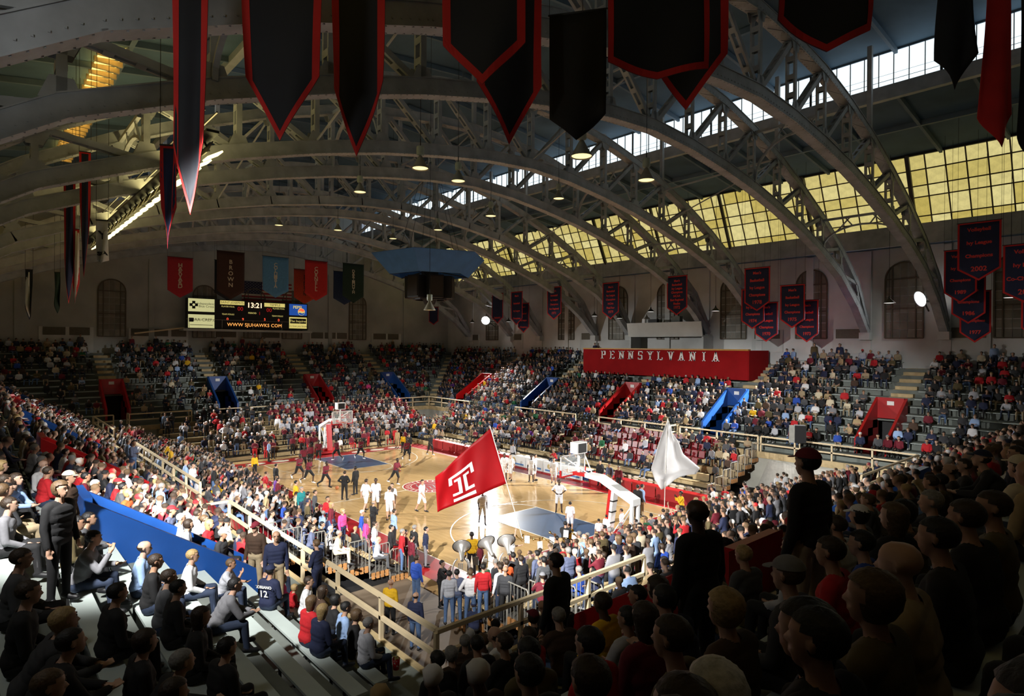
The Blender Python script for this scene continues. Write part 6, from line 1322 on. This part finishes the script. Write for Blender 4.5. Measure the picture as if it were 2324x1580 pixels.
# ---------------------------------------------------------------- the rest of the crowd
def pick(w): 
    ks = list(w); p = np.array([w[k] for k in ks], float); return ks[RNG.choice(len(ks), p=p/p.sum())]
GEN = dict(blk=30, char=16, navy=12, dgrey=9, grey=5, lgrey=5, white=6, red=8, maroon=9, olive=6, brown=5, tan=5, khaki=3, lblue=3, blue=2, green=1.5, cream=3, yellow=.8, purple=.4, pink=.4)
RED = dict(red=7, maroon=40, white=11, lgrey=12, blk=16, char=8, grey=6, navy=3, yellow=.7)
BND = dict(blk=60, white=6, navy=10, red=6, lgrey=8)
HG = dict(black=25, brown=34, light=18, blond=9, grey=10, white=4)
CROWD = []      # x,y,z,yaw,pose,shirt,pants,hair,skin,cap
def occupied(x, y, r=.42): return any((x-a)**2+(y-b)**2 < r*r for a, b in TAKEN)
def in_view(x, y, z, m=60):
    u, v, d = project((x, y, z+.9)); return d > 1.6 and -m < u < 2324+m and v < 1580+150
def add_crowd(side, s, d, z, w, standing=False):
    T = TS(side); x, y, _ = T(s, d, z)
    if not in_view(x, y, z) or occupied(x, y): return
    if math.hypot(x-CAM[0], y-CAM[1]) < 2.3: return
    if standing: ps = pick(dict(stand=3, standx=3, hips=1, hold=1.2))
    else: ps = pick(dict(sit=5, lean=2, sitx=2.5, eat=.7))
    cap = None
    r = RNG.random()
    if w is BND and r < .8: cap = 'cwhite'
    elif r < .10: cap = pick(dict(cwhite=3, cred=3, cmaroon=2, cblk=2, cnavy=2, cgrey=1))
    CROWD.append((x, y, z, facing(side)+RNG.normal(0, .22), ps, pick(w), pick(dict(djean=5, jean=3, blk=5, khaki=2)), pick(HG), int(RNG.choice([0, 0, 0, 1, 1, 2, 3, 4])), cap))
for side, (S, n) in SIDES.items():
    for k in range(n):
        for a, b in sections(side, k):
            s = a+.3
            while s < b-.2:
                x, y, _ = TS(side)(s, rowd(k)+.62, 0); occ = .8
                if side == 'far': occ = .90 if x < 12 else (.80 if x < 17 else .42); occ = occ if k < 8 or x < 17 else .82
                if side == 'farend': occ = .72 if y > 3 else (.55 if k > 5 else .35); occ = .8 if k >= 9 else occ
                if side == 'near': occ = .93
                if side == 'nearend': occ = .88 if y < 12 else .55
                if side == 'far' and PX0-.4 < x < PX1+.4 and y > PY-.5: occ = 0
                if side == 'near' and x > 18.5 and k <= 5: occ = 0
                if side == 'near' and x > 22: occ = .0 if k < 8 else .7
                if side == 'nearend' and y < -14.5: occ *= .45
                if RNG.random() < occ: add_crowd(side, s, rowd(k)+.62, rowz(k), GEN if not (side == 'farend' and y > -2) else {**GEN, 'maroon': 26, 'red': 12})
                s += .52+RNG.random()*.10
for side, (lo, hi, n, dd) in LOW.items():
    for j in range(n):
        s = lo+.35; z = .30+LRISE*j; d = low_d(side, j)+.60
        while s < hi-.3:
            occ, st, w = .85, False, GEN
            if side == 'farend': occ, st, w = .97, True, RED
            if side == 'farend' and s < -3.2: st = RNG.random() < .35; w = BND; occ = .9
            if side == 'farend' and s < -8.8: w = GEN; occ = .6
            if side == 'farend' and -3.6 < s < -2.6: occ = 0
            if side == 'far':
                occ = .88 if s < 2 else .42
                if s > 11.5: occ = .25
                if -.7 < s < .9: occ = .05
                if s < -17: occ = .4
                if j < 2 and s > -14: occ *= .35
            if side == 'near': occ = .9 if s < 4 else .55; st = RNG.random() < .12
            if side == 'near' and s > 9: occ = .25
            if side == 'nearend': occ, st = .93, RNG.random() < .65
            if RNG.random() < occ:
                sp = s
                if side in ('far', 'near') and j >= 2:    # sit on a chair
                    x0 = -5.4 if side == 'far' else 4.0
                    if x0-.2 < s < 12.4: sp = x0+round((s-x0)/.56)*.56
                add_crowd(side, sp, d, z, w, st)
                TAKEN.append(TS(side)(sp, d, 0)[:2])
            s += .50+RNG.random()*.08
# people standing along the far baseline, the press row, top walkways and the press box
for _ in range(46):
    u = RNG.uniform(640, 940); x, y = -16.3-RNG.random()*.9, RNG.uniform(-6.5, 8.6)
    if not occupied(x, y): CROWD.append((x, y, 0, RNG.normal(0, .4), pick(dict(stand=3, standx=2, sit=1)) if True else '', pick(dict(maroon=6, red=5, blk=6, white=2)), pick(dict(blk=4, khaki=1, red=2)), pick(HG), int(RNG.choice([0, 1, 2, 4])), None)); TAKEN.append((x, y))
for x in np.arange(-13, 16, .9):
    if RNG.random() < .62 and not occupied(x, 11.0): CROWD.append((x, 10.35+RNG.random()*.1, 0, -math.pi/2+RNG.normal(0, .3), 'sit', pick(GEN), 'djean', pick(HG), 0, None)) if (x < -2 and RNG.random() < .25) or x > 14 else None
for x in np.arange(PX0+.4, PX1, .62):
    if RNG.random() < .72: CROWD.append((x, PY+.75, 7.25+1.05-.35, -math.pi/2+RNG.normal(0, .2), 'sit', pick(dict(blk=6, char=3, lgrey=2, white=1, lblue=1)), 'blk', pick(HG), 0, None))
for s in np.arange(-22, 30, 1.9):
    if RNG.random() < .35 and not (PX0-1 < s < PX1+1): CROWD.append((s, 26.9, rowz(11), -math.pi/2+RNG.normal(0, .3), 'stand', pick(GEN), 'djean', pick(HG), 0, None))
for s in np.arange(-24, 24, 2.1):
    if RNG.random() < .4: CROWD.append((-35.75, s, rowz(12), RNG.normal(0, .3), 'stand', pick(GEN), 'djean', pick(HG), 0, None))
# individuals: the ones that show largest, up to about three hundred in all
def big(c):
    u, v, d = project((c[0], c[1], c[2]+1)); return -d if (-10 < u < 2334 and v < 1600) else -999
CROWD.sort(key=big, reverse=True)
NI = max(0, 310-len(PEOPLE))
for c in CROWD[:NI]:
    x, y, z, yw, ps, sh, pa, hr, sk, cap = c; st = 's' if hr in ('black', 'grey', 'white') and RNG.random() < .75 else str(RNG.choice(['s', 's', 's', 'w', 'l', 'b']))
    vd = (CAM[0]-x)*math.cos(yw)+(CAM[1]-y)*math.sin(yw)
    person((x, y, z), yw, ps, sh, pa, hr, st, skin=sk, cap=cap, area=area_text(surf(x, y)), sc=RNG.uniform(.94, 1.05), eyes=vd > 0)
VS, FS, CS = [], [], []; base = 0
lp, ls, lk, lh, lsn, lsh, la, lf = range(8)
for c in CROWD[NI:]:
    x, y, z, yw, ps, sh, pa, hr, sk, cap = c; V, F, lab, hm = PROTO[ps]['lo']; k = RNG.uniform(.93, 1.05)
    a = yw-math.pi/2; C_, S_ = math.cos(a), math.sin(a); Q = V*k
    VS.append(np.stack([Q[:, 0]*C_-Q[:, 1]*S_+x, Q[:, 0]*S_+Q[:, 1]*C_+y, Q[:, 2]+z], 1)); FS.append(F+base); base += len(V)
    col = np.tile(np.array(SKINS[sk]), (len(V), 1)); sleeve = RNG.random() < .7
    col[(lab == 1) | (lab == 6) | ((lab == 7) & sleeve)] = PAL[sh]; col[(lab == 0) | (lab == 4)] = PAL[pa]; col[lab == 5] = (.02, .02, .02) if RNG.random() < .7 else (.6, .6, .6)
    col[hm] = PAL[cap[1:]] if cap else HPAL[hr]; CS.append(col)
V = np.concatenate(VS); F = np.concatenate(FS); Cc = np.concatenate(CS)
me = bpy.data.meshes.new('distant_crowd'); me.vertices.add(len(V)); me.vertices.foreach_set('co', V.ravel()); me.loops.add(F.size); me.loops.foreach_set('vertex_index', F.ravel().astype(np.int32)); me.polygons.add(len(F)); me.polygons.foreach_set('loop_start', np.arange(0, F.size, 3, dtype=np.int32)); me.polygons.foreach_set('loop_total', np.full(len(F), 3, dtype=np.int32)); me.update(calc_edges=True)
at = me.color_attributes.new('Col', 'FLOAT_COLOR', 'POINT'); at.data.foreach_set('color', np.concatenate([Cc, np.ones((len(Cc), 1))], 1).ravel().astype(np.float32))
me.polygons.foreach_set('use_smooth', np.ones(len(F), dtype=bool)); me.materials.append(mat('crowd_clothing', (1, 1, 1), .8, 0, .05, 20, attr='Col'))
tag(obj('distant_crowd', me), 'distant crowd filling the far stands in mostly dark, red and white clothes', 'crowd', None, 'stuff')
print('people', len(PEOPLE), 'crowd', len(CROWD)-NI, 'tris', len(F))
# labels that single out each person
from collections import defaultdict
PV = dict(sit='seated', lean='leaning', sitx='seated', eat='seated', sithold='seated', stand='standing', standx='standing', hips='standing', walk='walking', run='running', armup='standing', hold='standing', dribble='running')
groups = defaultdict(list)
for q in PEOPLE:
    if q['label']: q['o']['label'] = q['label']
    else:
        head = ('%s %s' % (CNAME[q['cap'][1:]], 'beanie' if q['cap'][0] == 'n' else 'cap')) if q['cap'] else ('bald head' if q['style'] == 'x' else ('balding head' if q['style'] == 'b' else '%s hair' % (('long ' if q['style'] == 'l' else '')+({'light': 'light brown', 'blond': 'blond'}.get(q['hair'], q['hair'])))))
        groups['%s person in %s, %s, %s' % (PV[q['pose']], CNAME[q['shirt']], head, q['area'])].append(q)
    q['o']['category'] = 'person'; q['o']['group'] = 'people'
for lab_, qs in groups.items():
    qs.sort(key=lambda q: q['u'])
    for i, q in enumerate(qs):
        q['o']['label'] = lab_ if len(qs) == 1 else ('%s from left: %s' % (ORD[i], lab_))
